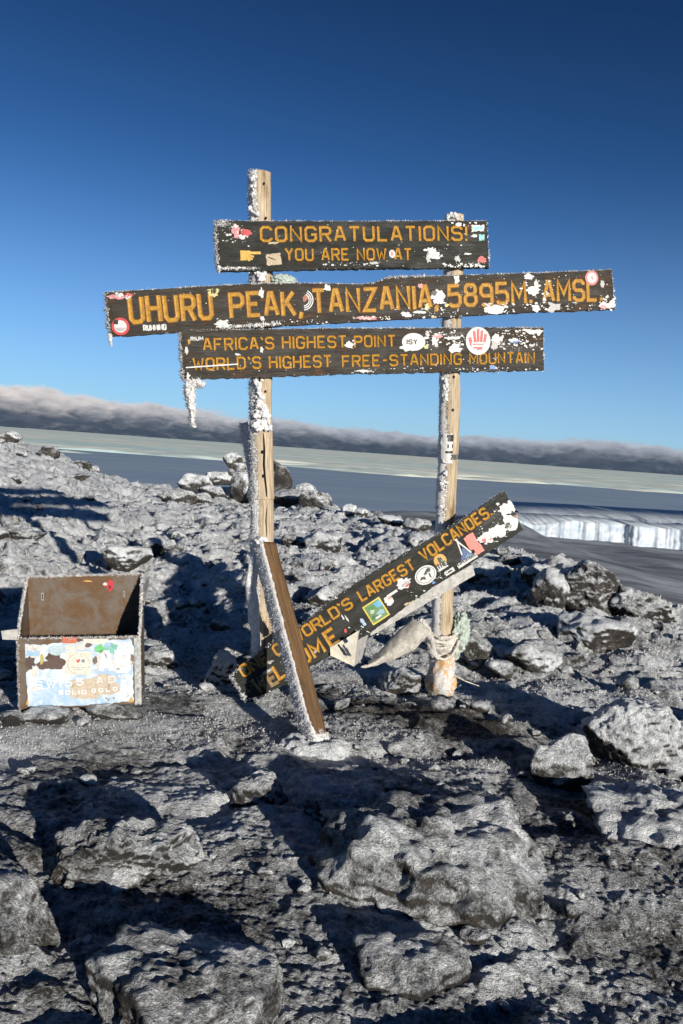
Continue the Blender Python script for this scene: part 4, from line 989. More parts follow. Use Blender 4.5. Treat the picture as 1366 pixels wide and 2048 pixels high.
# leaning brace: a square beam seen on its corner, one face bare and brown, the other caked with frost
foot = ground_hit(642, 1500)
def beam(name, p_top, p_bot, hw, parent, seed, mt, frost_side=-0.25, seg=70, label=None, tw=math.pi/4, cut=1.0):
    path = np.array([p_top, p_top*0.5+p_bot*0.5, p_bot]); sides = 24
    t = np.linspace(0, 1, seg); P = polyat(path, t); T = (p_bot-p_top)/np.linalg.norm(p_bot-p_top)
    A = np.cross(T, [0, 1, 0]); A /= np.linalg.norm(A); A = A if A[0] > 0 else -A; B = np.cross(A, T); B = B if B[1] < 0 else -B
    th = np.linspace(0, 2*np.pi, sides, endpoint=False); k = 1/np.maximum(abs(np.cos(th-tw)), abs(np.sin(th-tw))); k = np.minimum(k, 1.36)
    Nn = A[None]*np.cos(th)[:, None]+B[None]*np.sin(th)[:, None]
    V = (P[:, None]+Nn[None]*(hw*k)[None, :, None]).reshape(-1, 3); Nf = np.tile(Nn, (seg, 1)); V = V + Nf*(fbm(V*16, 3, 0.6, seed)*0.0025)[:, None]
    L = np.linalg.norm(p_bot-p_top); uv = np.stack([np.tile(np.arange(sides)/sides, seg)*0.4, np.repeat(t*L, sides)], 1)+seed*0.3
    a = np.arange(seg*sides).reshape(seg, sides); an = np.roll(a, -1, axis=1); Fq = np.stack([a[:-1], an[:-1], an[1:], a[1:]], -1).reshape(-1, 4).tolist()+[list(a[0][::-1]), list(a[-1])]
    side = Nf@A
    fa = np.clip(0.5 + (frost_side-side)*3.0, 0, 1.2); fa += fbm(V*12, 2, 0.6, seed)*0.15; tt = np.repeat(t, sides); fa = fa + 0.75*sstep(tt, 0.84, 0.96)
    V = V + Nf*(np.clip(fa-0.5, 0, 0.7)*0.016*(0.7+fbm(V*45, 3, 0.6, 3)*0.8))[:, None]
    o = mesh(name, V, Fq, mt, parent, uv=uv, attrs={'frost': np.clip(fa, 0, 1.2)})
    if label: o['label'] = label
    rg = np.random.RandomState(seed); cand = np.where((fa > 0.6) & (Nf@B > -0.3))[0]; n = 5200; pk = rg.choice(cand, n)
    Vs, Fs = spikes(V[pk]+rg.normal(size=(n, 3))*0.004, Nf[pk]*0.8+np.array([-.3, -.3, 0]), 0.0075, 0.0017, seed, 0.6); h = mesh('hoarfrost', Vs, Fs, M_FROST, o, smooth=False); h['kind'] = 'stuff'
    return o
def wood_brown():
    m_, n_, b = mat('brown_brace_wood'); uv = uvco(n_)
    grain = n_.noise(n_.mapping(uv, (170, 3.2, 1)), 1, 6, 0.65, 0.8); blot = n_.noise(n_.mapping(uv, (9, 3, 1)), 1, 4, 0.6)
    crack = n_.ramp(n_.noise(n_.mapping(uv, (50, 0.9, 1)), 1, 2, 0.5, 0.3), 0.66, 0.70)
    c = n_.mix(n_.ramp(grain, 0.3, 0.7), (0.075, 0.040, 0.017), (0.21, 0.125, 0.062)); c = n_.mix(n_.ramp(blot, 0.5, 0.75), c, (0.075, 0.045, 0.022)); c = n_.mix(crack, c, (0.02, 0.012, 0.008))
    fa = n_.node('ShaderNodeAttribute', attribute_name='frost').outputs['Fac']; nf = n_.noise(obco(n_), 60, 4, 0.65)
    fm = n_.ramp(n_.math('MULTIPLY_ADD', n_.math('SUBTRACT', nf, 0.5), 1.0, fa), 0.42, 0.6); c = n_.mix(fm, c, (0.66, 0.655, 0.65))
    n_.put(b.inputs['Base Color'], c); b.inputs['Roughness'].default_value = 0.7; b.inputs['Specular IOR Level'].default_value = 0.25
    bump(n_, b, n_.math('ADD', n_.math('SUBTRACT', grain, crack), n_.math('MULTIPLY', nf, fm)), 0.7, 0.004); return m_
M_BROWN = wood_brown()
ptop = at(531, 1092, 4.26); pbot = np.array([*(foot[:2]+foot[:2]*0.0), foot[2]-0.04])
pbot = at(641, 1510, foot[1]+0.03)
brace = beam('brace', ptop, pbot, 0.041, sign, 71, M_BROWN, frost_side=-0.02, label='leaning square brace, brown on one face and frosted on the other')
# frosted foot of the brace
Vb, Fb = rock_shape(5, (0.34, 0.26, 0.14), 301, rough=0.09); cf = at(628, 1508, foot[1]+0.05)
mb = mesh('frost_mound', Vb+cf, Fb, M_ROCK, loc=cf, attrs={'frost': np.full(len(Vb), 1.15)}); tag(mb, 'lump of packed frost round the foot of the leaning brace', 'frost')
# frosty lower sheath between brace and post
sheath_path = [at(515, 1095, 4.30), at(503, 1130, 4.27), at(500, 1170, 4.28), at(508, 1230, 4.32), at(512, 1300, 4.36)]
V, Fc, uv, Nn = tube(sheath_path, [0.012, 0.024, 0.030, 0.030, 0.028], 18, 0.012, 12, 5, 60)
rag = mesh('frozen_rag', V, Fc, M_FROST, loc=np.array(sheath_path[-1])); tag(rag, 'frost-stiff grey strip of cloth hanging down the left side of the left post', 'rag')
V, Fc, uv, Nn = tube([at(520, 1120, 4.27), at(535, 1190, 4.22), at(550, 1245, 4.25), at(556, 1270, 4.3)], [0.008, 0.016, 0.022, 0.012], 16, 0.014, 14, 9, 50)
rag2 = mesh('frozen_rag', V, Fc, M_FROST, loc=np.array(at(556, 1270, 4.3))); tag(rag2, 'ragged frosty cord of cloth hanging between the left post and the leaning brace', 'rag')
pk = np.random.RandomState(3).choice(len(V), 900); vs, fs = spikes(V[pk], Nn[pk], 0.012, 0.0025, 3, 0.6); h = mesh('hoarfrost', vs, fs, M_FROST, rag2, smooth=False); h['kind'] = 'stuff'
# thin frosted stick behind the left post
stk = tube([at(488, 846, 4.75), at(497, 900, 4.75), at(508, 975, 4.72), at(522, 1100, 4.68)], [0.026, 0.024, 0.022, 0.02], 10, 0.005, 20, 5, 60)
st = mesh('stick', stk[0], stk[1], M_POST, loc=at(522, 1100, 4.68), uv=stk[2], attrs={'frost': np.full(len(stk[0]), 0.75)}); tag(st, 'thin frosted stick leaning behind the left post, its tip showing left of it', 'stick')
pk = np.random.RandomState(3).choice(len(stk[0]), 1800, replace=True); vs, fs = spikes(stk[0][pk], stk[3][pk], 0.012, 0.003, 3, 0.6); h = mesh('hoarfrost', vs, fs, M_FROST, st, smooth=False); h['kind'] = 'stuff'

# rags and rime hanging from the boards
def rag_tube(name, pts, rad, label, cat, m_, seed, rough=0.014, spk=700, ln=0.014, sides=16, pl=SP, off=0.01):
    P = [pl.hit(a, b, off) for a, b in pts]; V, Fc, uv, Nn = tube(P, rad, sides, rough, 30, seed, 60)
    o = mesh(name, V, Fc, m_, loc=P[0]); tag(o, label, cat)
    if spk:
        pk = np.random.RandomState(seed).choice(len(V), spk); vs, fs = spikes(V[pk], Nn[pk]*0.6+np.array([-.3, -.2, 0]), ln, 0.0024, seed, 0.7); h = mesh('hoarfrost', vs, fs, M_FROST, o, smooth=False); h['kind'] = 'stuff'
    return o, V, Nn
o_, _, _ = rag_tube('frozen_rag', [(383, 759), (380, 780), (380, 802), (384, 825), (384, 845), (389, 855)], [0.026, 0.024, 0.020, 0.019, 0.016, 0.012], 'shaggy rag of rime hanging below the left end of the third board', 'rag', M_FROST, 5, spk=1500)
v_, f_, _, nn_ = tube([SP.hit(385, 768, 0.01), SP.hit(397, 766, 0.0), SP.hit(408, 771, -0.01)], [0.014, 0.016, 0.005], 12, 0.010, 30, 3, 30)
mesh('rag_fold', v_, f_, M_FROST, o_)
pk = np.random.RandomState(2).choice(len(v_), 500); vs, fs = spikes(v_[pk], nn_[pk]*0.5+np.array([.5, -.2, .2]), 0.018, 0.0022, 2, 0.6); mesh('hoarfrost', vs, fs, M_FROST, o_, smooth=False)['kind'] = 'stuff'
rag_tube('icicle', [(221, 668), (222, 680), (222, 692)], [0.012, 0.009, 0.004], 'stub of rime hanging from the left end of the long board', 'icicle', M_FROST, 6, spk=250, ln=0.008, off=0.01)
rag_tube('icicle', [(438, 532), (439, 540), (438, 546)], [0.008, 0.007, 0.003], 'small lump of rime under the lower left corner of the top board', 'icicle', M_FROST, 7, spk=160, ln=0.006, off=0.0)
M_GRN = paint('frosted_green_cloth', (0.42, 0.50, 0.44), 0.3, 0.8, 40, (0.70, 0.71, 0.70), 1.0)
def cloth(name, centre_px, dims_px, plane, label, seed, m_, off=0.0, folds=0.10, parent=None, sub=5, spk=0, cat='cloth', tilt=0.0):
    c = plane.hit(*centre_px, off); s = np.linalg.norm(c-CAM)/F; D, Fc = ICO[sub]
    dims = np.array(dims_px)*s/2; V = D*dims; V = V + D*(fbm(D*2.4+seed, 3, 0.6, seed)*folds*2*dims.mean() + (0.5-np.abs(perlin(D*np.array([5, 3, 5])+seed, 4)))*folds*2.2*dims.mean())[:, None]
    cc, s2 = math.cos(tilt), math.sin(tilt); V = V@np.array([[cc, 0, s2], [0, 1, 0], [-s2, 0, cc]]).T
    V = V + c; o = mesh(name, V, Fc, m_, loc=c-np.array([0, 0, dims[2]*0.7])); tag(o, label, cat)
    if spk:
        pk = np.random.RandomState(seed).choice(len(V), spk); vs, fs = spikes(V[pk], D[pk], 0.007, 0.0018, seed, 0.6); mesh('hoarfrost', vs, fs, M_FROST, o, smooth=False)['kind'] = 'stuff'
    return o
cloth('green_rag', (566, 561), (44, 22, 18), SP, 'frosted green rag poking up behind the long board', 4, M_GRN, 0.05, 0.16, spk=350, cat='rag')

# wrappings round the foot of the right post
RB = Plane(ground_hit(880, 1385)+np.array([0, 0.02, 0]), SP.n)
M_ORG = None
def orange_mat():
    m_, n_, b = mat('orange_and_grey_frozen_cloth'); o = obco(n_)
    n1 = n_.noise(n_.mapping(o, (1, 1, 0.6), (0, 0.7, 0)), 14, 4, 0.6, 1.0); n2 = n_.noise(o, 60, 4, 0.65)
    c = n_.mix(n_.ramp(n1, 0.42, 0.58), (0.52, 0.30, 0.12), (0.50, 0.50, 0.50)); c = n_.mix(n_.ramp(n2, 0.48, 0.7), c, (0.70, 0.66, 0.60))
    n_.put(b.inputs['Base Color'], c); b.inputs['Roughness'].default_value = 0.8; bump(n_, b, n_.math('ADD', n1, n2), 0.7, 0.006); return m_
M_ORG = orange_mat()
def wrap(name, pts, label, seed, m_, cat, rough=0.01, sides=40, spk=0, extra=0.0, parent=None, ns=12, jagb=0.0):
    path = []; rad = []
    for xl, xr, y in pts:
        q = SP.hit((xl+xr)/2, y); dist = np.linalg.norm(q-CAM); r_ = (xr-xl)/2*dist/F
        path.append(SP.hit((xl+xr)/2, y, 0.036+0.052)); rad.append(r_)
    rad2 = np.interp(np.linspace(0, 1, 40), np.linspace(0, 1, len(rad)), rad)
    V, Fc, uv, Nn = tube(path, rad2, sides, rough, ns, seed, 60)
    base = path[-1]; V = V + Nn*((np.abs(perlin(V*np.array([26, 26, 7])+seed, 3))-0.2)*rough*2)[:, None]
    if jagb:
        a = np.arctan2(Nn[:, 1], Nn[:, 0]); t = np.repeat(np.linspace(0, 1, 60), sides); V[:, 2] -= (t**6)*jagb*(np.sin(a*2+1.0)+0.5*np.sin(a*5))
    o = mesh(name, V, Fc, m_, parent, loc=None if parent is not None else base)
    if parent is None: tag(o, label, cat)
    if spk:
        pk = np.random.RandomState(seed).choice(len(V), spk); vs, fs = spikes(V[pk], Nn[pk], 0.008, 0.002, seed, 0.6); mesh('hoarfrost', vs, fs, M_FROST, o, smooth=False)['kind'] = 'stuff'
    return o
wrap('cloth_wrap', [(862, 908, 1312), (860, 908, 1330), (855, 911, 1350), (852, 910, 1372), (862, 902, 1392)], 'orange and grey frozen cloth wrapped round the foot of the right post', 4, M_ORG, 'cloth', 0.012, spk=500, jagb=0.02)
M_ROPE = paint('frosted_rope', (0.62, 0.58, 0.52), 0.3, 0.8, 90, (0.30, 0.26, 0.22), 0.5)
rope = thing('rope', 'frost-stiffened pale rope and cloth knotted round the right post above the orange wrap', 'rope', SP.hit(885, 1290, 0.08))
wrap('knotted_cloth', [(862, 912, 1270), (858, 916, 1280), (858, 915, 1292), (864, 910, 1303)], None, 6, M_ROPE, None, 0.012, parent=rope, spk=0, ns=22)
for k, (pts, rr2) in enumerate([([(857, 1262), (856, 1282), (862, 1302), (874, 1316), (890, 1319), (903, 1312), (912, 1298), (918, 1282)], 0.0085), ([(856, 1275), (872, 1283), (892, 1286), (912, 1276)], 0.010), ([(860, 1266), (880, 1276), (905, 1274), (914, 1266)], 0.010), ([(858, 1290), (878, 1297), (900, 1294), (913, 1286)], 0.008)]):
    P = [SP.hit(a, b, (0.0 if 0 < i < len(pts)-1 else 0.05) - 0.012*(k == 0)) for i, (a, b) in enumerate(pts)]
    V, Fc, uv, Nn = tube(P, [rr2]*2, 12, 0.004, 60, k, 60); mesh('rope_loop', V, Fc, M_ROPE, rope)
V, Fc, uv, Nn = tube([SP.hit(908, 1350, 0.03), SP.hit(930, 1362, 0.0), SP.hit(958, 1372, -0.02)], [0.005, 0.004, 0.003], 8, 0.002, 50, 2, 30)
mesh('rope_end', V, Fc, M_ROPE, rope)
cloth('green_rag', (913, 1272), (32, 36, 84), SP, 'pale green frosted rag bunched against the right side of the right post', 9, M_GRN, 0.10, 0.20, spk=1500, cat='rag', tilt=0.12)

# ------------------------------------------------------------------ the fallen board
gl = ground_hit(485, 1402); FA = at(485, 1402, gl[1]+0.02); FB = at(920, 1060, 4.47)
ev = np.array([0.0, 0.10, 1.0]); hz = FB-FA; hz[2] = 0
# board plane: contains the line FA-FB, leaning back a little
dd = FB-FA; dd /= np.linalg.norm(dd); n_f = np.cross(dd, np.cross(dd, [0, -1, 0.05])); n_f = n_f if n_f[1] > 0 else -n_f
FP = Plane(FA, n_f)
fb = thing('fallen_board', 'fallen lettered board lying aslant across both posts, high end on the right', 'sign board', FA)
Ft = [(462, 1352), (505, 1316), (557, 1277), (602, 1251), (680, 1187), (777, 1126), (911, 1048), (1003, 985), (1010, 984)]
Fb_ = [(492, 1399), (520, 1392), (580, 1366), (623, 1333), (709, 1284), (736, 1270), (861, 1178), (1020, 1078), (1047, 1059)]
bb = build_board(fb, FP, Ft, Fb_, 0.035, M_BOARD, 5, ncol=120)
bb['label'] = 'black board with yellow routed lettering and a broken left end'
ax = (math.cos(R(33)), math.sin(R(33)))
lettering(bb, FP, 'O', (489, 1354), (503, 1345), 21, 1.8, wonk=0.02)
lettering(bb, FP, 'NE', (508, 1341), (538, 1321), 21, 1.8, mats=[M_FADE, M_FADE], wonk=0.04)
lettering(bb, FP, 'OF', (555, 1311), (583, 1292), 20, 1.8)
lettering(bb, FP, "WORLD'S", (591, 1287), (706, 1213), 20, 1.5, wonk=0.015)
lettering(bb, FP, 'LARGEST', (725, 1202), (831, 1136), 20, 1.9, wonk=0.015)
lettering(bb, FP, 'VOLCANOES.', (849, 1122), (984, 1029), 21, 1.9, wonk=0.015)
lettering(bb, FP, 'WE', (516, 1384), (556, 1362), 25, 1.9, mats=[M_FADE, M_FADE], wonk=0.03)
lettering(bb, FP, 'LCOM', (559, 1358), (650, 1302), 27, 1.9, wonk=0.02)
lettering(bb, FP, 'E', (663, 1293), (680, 1282), 30, 1.9)
def fst(*a, **k): return sticker(bb, FP, *a, axis=ax, **k)
# picture-like sticker with a yellow border
fst(752, 1222, 40, 42, (0.62, 0.48, 0.06), 'rect', rot=0.0, dirty=0.1, label='square landscape sticker with a yellow border', extras=[(0, 0, 34, 36, (0.10, 0.22, 0.07), 'rect', 0), (9, 9, 18, 17, (0.10, 0.36, 0.62), 'tornrect', 0.1), (-6, 3, 12, 10, (0.45, 0.48, 0.42), 'torn', 0), (6, -6, 18, 10, (0.25, 0.42, 0.5), 'torn', 0), (-8, -9, 14, 8, (0.04, 0.12, 0.04), 'torn', 0), (-3, 10, 14, 8, (0.05, 0.2, 0.05), 'torn', 0), (-2, -12, 14, 4, WHITE, 'rect', 0)])
fst(851, 1150, 46, 36, WHITE, 'disc', label='white oval sticker with a black drawing', dirty=0.1, extras=[(0, 0, 40, 30, BLACK, 'disc', 0), (0, 0, 38, 28, WHITE, 'disc', 0), (-6, -2, 14, 9, BLACK, 'torn', 0), (3, 3, 22, 9, BLACK, 'torn', 0.3), (11, 6, 7, 8, BLACK, 'torn', 0), (7, -5, 4, 10, BLACK, 'torn', 0)])
fst(807, 1166, 34, 24, WHITE, 'torn', label='half torn white sticker', extras=[(3, -4, 18, 8, GREY, 'torn', 0), (4, -8, 10, 4, RED, 'torn', 0)])
fst(784, 1187, 24, 5, WHITE, 'rect')
fst(777, 1200, 22, 18, WHITE, 'torn', extras=[(4, 2, 8, 5, PINK, 'torn', 0)])
fst(880, 1121, 26, 26, (0.55, 0.30, 0.04), 'disc', label='round orange sticker with a black figure', dirty=0.2, extras=[(0, 0, 10, 14, BLACK, 'torn', 0), (3, -2, 5, 5, GREEN, 'torn', 0)])
fst(885, 1133, 22, 11, WHITE, 'tornrect', jag=0.1)
lettering(bb, FP, 'THE', (877, 1138), (894, 1129), 8, sw=0.7, mats=[colour(BLACK)], relief=False, name='print', off0=0.0055)
fst(899, 1143, 22, 9, WHITE, 'tornrect', jag=0.1, extras=[(0, 0, 14, 4, BLACK, 'torn', 0)])
fst(928, 1108, 34, 26, (0.02, 0.07, 0.20), 'tri', label='dark blue mountain-shaped sticker', dirty=0.15, extras=[(4, -8, 14, 6, (0.10, 0.25, 0.4), 'torn', 0)], jag=0.1)
fst(918, 1094, 34, 3, WHITE, 'rect', rot=0.35+R(57)); fst(926, 1092, 42, 3, WHITE, 'rect', rot=-R(70))
fst(934, 1121, 46, 10, WHITE, 'tornrect', jag=0.06, label='white lettered strip')
lettering(bb, FP, 'EXPEDITIONS', (917, 1132), (951, 1111), 5, sw=0.6, mats=[colour(BLACK)], relief=False, name='print', off0=0.0055)
fst(943, 1083, 24, 30, (0.72, 0.17, 0.13), 'tornrect', jag=0.10, label='torn coral red paper', dirty=0.1); fst(957, 1098, 18, 18, (0.72, 0.17, 0.13), 'tornrect', jag=0.1, dirty=0.1)
for a in [(975, 1076, 36, 26, WHITE), (985, 1066, 26, 22, WHITE), (968, 1080, 12, 9, RED), (981, 1078, 10, 5, PINK), (1002, 1060, 30, 24, WHITE), (1021, 1046, 34, 36, WHITE), (1016, 1050, 18, 16, BLACK), (1012, 1020, 32, 24, WHITE), (1022, 1012, 12, 24, WHITE), (1030, 1034, 20, 12, (0.2, 0.1, 0.07)), (1026, 1056, 22, 12, WHITE),
          (726, 1244, 8, 16, (0.35, 0.45, 0.6)), (691, 1262, 6, 8, RED), (694, 1238, 3, 14, WHITE), (686, 1235, 3, 12, WHITE), (822, 1205, 14, 6, TAN), (812, 1208, 10, 7, TAN), (867, 1165, 7, 5, BLUE), (995, 1008, 6, 6, WHITE), (536, 1342, 22, 6, GREY), (541, 1324, 14, 7, GREY), (668, 1294, 9, 6, WHITE), (630, 1303, 13, 6, (0.4, 0.33, 0.27))]:
    fst(*a[:4], a[4], 'torn')
specks(bb, FP, [(1010, 1045, 50, 60, 60, 1.6), (975, 1070, 40, 36, 36, 1.5), (890, 1150, 40, 20, 26, 1.5), (845, 1190, 60, 30, 20, 1.5), (725, 1262, 60, 20, 16, 1.8), (520, 1370, 60, 30, 24, 1.2)], 9)
edge_frost(fb, FP, Ft[:5], 1100, 0.007, 0.0025, (0, -0.1, 1), 91); edge_frost(fb, FP, Ft[4:], 700, 0.006, 0.002, (0, -0.1, 1), 92)
edge_frost(fb, FP, [Ft[0], Fb_[0]], 5000, 0.013, 0.005, (-1, -0.6, 0.2), 93, jit=0.006)
edge_frost(fb, FP, [Ft[-1], Fb_[-1]], 900, 0.006, 0.002, (1, -0.3, 0.2), 94)

# things lying behind the fallen board
def slab_px(name, quad, thick, m_, label, cat, parent=None, n=None, smooth=False, attrs=None, sub=1):
    """quad of world points (tl, tr, br, bl) given depth behind"""
    Q = [np.array(q) for q in quad]; nrm = np.cross(Q[1]-Q[0], Q[3]-Q[0]); nrm /= np.linalg.norm(nrm); nrm = nrm if nrm[1] > 0 else -nrm
    ns = sub; V = []; 
    for i in range(ns+1):
        for j in range(ns+1):
            u_, v_ = i/ns, j/ns; p = (Q[0]*(1-u_)+Q[1]*u_)*(1-v_)+(Q[3]*(1-u_)+Q[2]*u_)*v_; V.append(p)
    V = np.array(V); m0 = len(V); V = np.vstack([V, V+nrm*thick]); f = []
    k = ns+1
    for i in range(ns):
        for j in range(ns):
            a = i*k+j; f.append((a, a+1, a+k+1, a+k)); f.append((m0+a, m0+a+k, m0+a+k+1, m0+a+1))
    for i in range(ns):
        a, b = i*k, (i+1)*k; f.append((a, b, m0+b, m0+a)); a, b = i*k+ns, (i+1)*k+ns; f.append((a, m0+a, m0+b, b))
        a, b = i, i+1; f.append((a, m0+a, m0+b, b)); a, b = ns*k+i, ns*k+i+1; f.append((a, b, m0+b, m0+a))
    uv = np.stack([np.tile(np.repeat(np.arange(k)/ns, k), 2)*0.5, np.tile(np.arange(k)/ns, 2*k)*0.3], 1)
    if attrs is not None: attrs = {'frost': np.full(len(V), attrs)}
    o = mesh(name, V, f, m_, parent, loc=None if parent is not None else (Q[3]+Q[2])/2, smooth=smooth, uv=uv, attrs=attrs)
    if parent is None: tag(o, label, cat)
    return o
M_GREYW = paint('grey_frosted_plank', (0.46, 0.45, 0.43), 0.35, 0.8, 30, (0.2, 0.18, 0.16), 0.5)
slab_px('plank', [at(735, 1250, 4.42), at(945, 1128, 4.66), at(950, 1150, 4.66), at(742, 1272, 4.42)], 0.03, M_GREYW, 'grey frosted plank lying parallel just behind the fallen board', 'plank', sub=4)
M_CREAM = paint('cream_sheet_with_scraps', (0.62, 0.58, 0.48), 0.25, 0.6, 26, (0.30, 0.22, 0.18), 0.5)
case = thing('tin_case', 'crushed cream tin case covered in scraps under the fallen board', 'case', at(705, 1330, 4.32))
slab_px('front_panel', [at(660, 1295, 4.30), at(716, 1262, 4.30), at(708, 1333, 4.28), at(661, 1311, 4.28)], 0.008, M_CREAM, None, None, case)
slab_px('side_panel', [at(716, 1262, 4.30), at(742, 1248, 4.55), at(724, 1318, 4.50), at(708, 1333, 4.28)], 0.008, M_GREYW, None, None, case)
CPl = Plane(at(690, 1310, 4.285), [0.0, 1, 0]); CPl.o = at(690, 1310, 4.26)
for a in [(692, 1300, 5, 28, (0.05, 0.06, 0.09)), (697, 1304, 4, 22, (0.05, 0.06, 0.09)), (700, 1280, 10, 14, WHITE)]: sticker(case, CPl, *a[:4], a[4], 'tornrect', rot=0.5)
M_BEIGE = paint('frosted_beige_cloth', (0.52, 0.49, 0.44), 0.35, 0.85, 70, (0.33, 0.31, 0.28), 0.8)
bg = thing('frozen_cloth', 'stiff beige frosted cloth draped from the right post down to the ground', 'cloth', at(745, 1332, 4.45))
def drape(name, left, right, dl, dr, seed):
    n, m2 = 40, 14; t = np.linspace(0, 1, n); Lp = polyat(left, t); Rp = polyat(right, t); V = []
    for i in range(n):
        for j in range(m2):
            s = j/(m2-1); px = Lp[i]*(1-s)+Rp[i]*s; V.append(at(px[0], px[1], (dl*(1-s)+dr*s) - 0.035*math.sin(math.pi*s)))
    V = np.array(V); V += np.stack([fbm(V*30, 3, 0.6, seed+1)*0.003, fbm(V*16, 4, 0.6, seed)*0.010, fbm(V*30, 3, 0.6, seed+2)*0.003], 1); base = V.copy(); base[:, 1] += 0.02; Vv = np.vstack([V, base])
    f = grid_faces(n, m2); mm = n*m2; f = np.vstack([f, f[:, ::-1]+mm]); fl = f.tolist()
    for i in range(n-1):
        for j, fl_ in ((0, 0), (m2-1, 1)): a, b = i*m2+j, (i+1)*m2+j; fl.append([a, b, mm+b, mm+a] if fl_ else [b, a, mm+a, mm+b])
    o = mesh(name, Vv, fl, M_BEIGE, bg); return o
drape('cloth_flap', [(826, 1238), (790, 1270), (760, 1302), (735, 1326)], [(864, 1262), (832, 1298), (792, 1318), (745, 1334)], 4.50, 4.46, 4)
V, Fc, uv, Nn = tube([at(768, 1312, 4.42), at(752, 1326, 4.36), at(736, 1332, 4.33), at(722, 1334, 4.31)], [0.008, 0.012, 0.010, 0.008], 16, 0.005, 20, 7, 40); mesh('cloth_tail', V, Fc, M_BEIGE, bg)
V, Fc, uv, Nn = tube([at(838, 1240, 4.50), at(850, 1256, 4.5), at(862, 1280, 4.53), at(866, 1310, 4.55)], [0.015, 0.026, 0.024, 0.015], 30, 0.014, 22, 8, 50); mesh('cloth_bunch', V, Fc, M_BEIGE, bg); pk = np.random.RandomState(3).choice(len(V), 900); vs, fs = spikes(V[pk], Nn[pk], 0.010, 0.002, 3, 0.6); mesh('hoarfrost', vs, fs, M_FROST, bg, smooth=False)['kind'] = 'stuff'
boulder('frosted lump of rock between the fallen board and the beige cloth', 805, 1290, 46, 52, dep=0.8, seed=140, frost=0.9, sub=5, sink=0.15, back=0.1)

# ------------------------------------------------------------------ the metal box
gb = ground_hit(165, 1420); YF = gb[1]; BP = Plane(at(165, 1400, YF), [-0.20, 1, 0.0]); YB = 0.36
def metal_mat():
    m_, n_, b = mat('rusty_sheet_metal'); o = obco(n_); n1 = n_.noise(o, 8, 6, 0.65, 0.5); n2 = n_.noise(o, 90, 4, 0.7); n3 = n_.noise(o, 240, 2, 0.6)
    c = n_.mix(n_.ramp(n1, 0.38, 0.62), (0.10, 0.050, 0.016), (0.12, 0.10, 0.082)); c = n_.mix(n_.math('MULTIPLY', n_.ramp(n2, 0.5, 0.7), 0.55), c, (0.14, 0.065, 0.022))
    c = n_.mix(n_.math('MULTIPLY', n_.ramp(n3, 0.64, 0.74), 0.5), c, (0.42, 0.41, 0.40))
    n_.put(b.inputs['Base Color'], c); b.inputs['Roughness'].default_value = 0.6; b.inputs['Metallic'].default_value = 0.15; bump(n_, b, n2, 0.4, 0.002); return m_
M_MET = metal_mat()
box = thing('metal_box', 'open rusty sheet metal box plastered with pale blue stickers', 'box', BP.hit(165, 1412))
def bp(px, py): return BP.hit(px, py)
def back(px, py): return BP.hit(px, py, YB)
ftl, ftr, fbr, fbl = bp(35, 1277), bp(279, 1273), bp(281, 1408), bp(39, 1421)
btl, btr = back(54, 1154), back(284, 1147)
bbl = fbl*1.0 + BP.n*YB; bbr = fbr + BP.n*YB; 
slab_px('front_panel', [ftl, ftr, fbr, fbl], 0.006, M_MET, None, None, box, sub=3)
# slightly bowed back panel
slab_px('back_panel', [btl, btr, bbr, bbl], 0.006, M_MET, None, None, box, sub=3)
def side(name, pts, th):
    V = np.array(pts); c_ = np.array([th, 0, 0]); V = np.vstack([V, V+c_]); n = len(pts); f = [tuple(range(n))[::-1], tuple(range(n, 2*n))]+[(i, (i+1) % n, n+(i+1) % n, n+i) for i in range(n)]
    return mesh(name, V, f, M_MET, box, smooth=False)
mid1 = BP.hit(49, 1182, YB*0.72); mid2 = BP.hit(38, 1250, YB*0.16)
side('side_panel', [fbl, ftl, mid2, mid1, btl, bbl], -0.006)
midr = BP.hit(281, 1240, YB*0.16)
side('side_panel', [fbr, ftr, midr, btr, bbr], 0.006)
slab_px('bottom_panel', [bbl+[0, 0, .004], bbr+[0, 0, .004], fbr+[0, 0, .004], fbl+[0, 0, .004]], 0.004, M_MET, None, None, box)
slab_px('bent_flange', [bp(2, 1262), bp(36, 1258), bp(35, 1280), bp(5, 1279)], 0.01, M_GREYW, None, None, box)
flr = [at(283, 1180, YF+0.3), at(299, 1148, YF+0.34), at(296, 1160, YF+0.34), at(287, 1210, YF+0.2)]
slab_px('torn_flap', flr, 0.006, M_GREYW, None, None, box)
# turned-over frame on the front
slab_px('front_rim', [bp(35, 1276)-BP.n*.004, bp(50, 1276)-BP.n*.004, bp(53, 1420)-BP.n*.004, bp(38, 1421)-BP.n*.004], 0.003, M_MET, None, None, box)
M_BLUE = None
def poster_mat():
    m_, n_, b = mat('peeling_blue_poster'); o = obco(n_); n1 = n_.noise(o, 9, 6, 0.65, 0.6); n2 = n_.noise(o, 45, 5, 0.7); n3 = n_.noise(o, 16, 5, 0.7, 0.8)
    c = n_.mix(n_.ramp(n1, 0.4, 0.62), (0.30, 0.43, 0.58), (0.55, 0.60, 0.63)); c = n_.mix(n_.ramp(n2, 0.55, 0.72), c, (0.68, 0.68, 0.66)); c = n_.mix(n_.ramp(n3, 0.64, 0.68), c, (0.16, 0.12, 0.10))
    n_.put(b.inputs['Base Color'], c); b.inputs['Roughness'].default_value = 0.5; bump(n_, b, n_.math('ADD', n2, n3), 0.5, 0.002); return m_
M_BLUE = poster_mat()
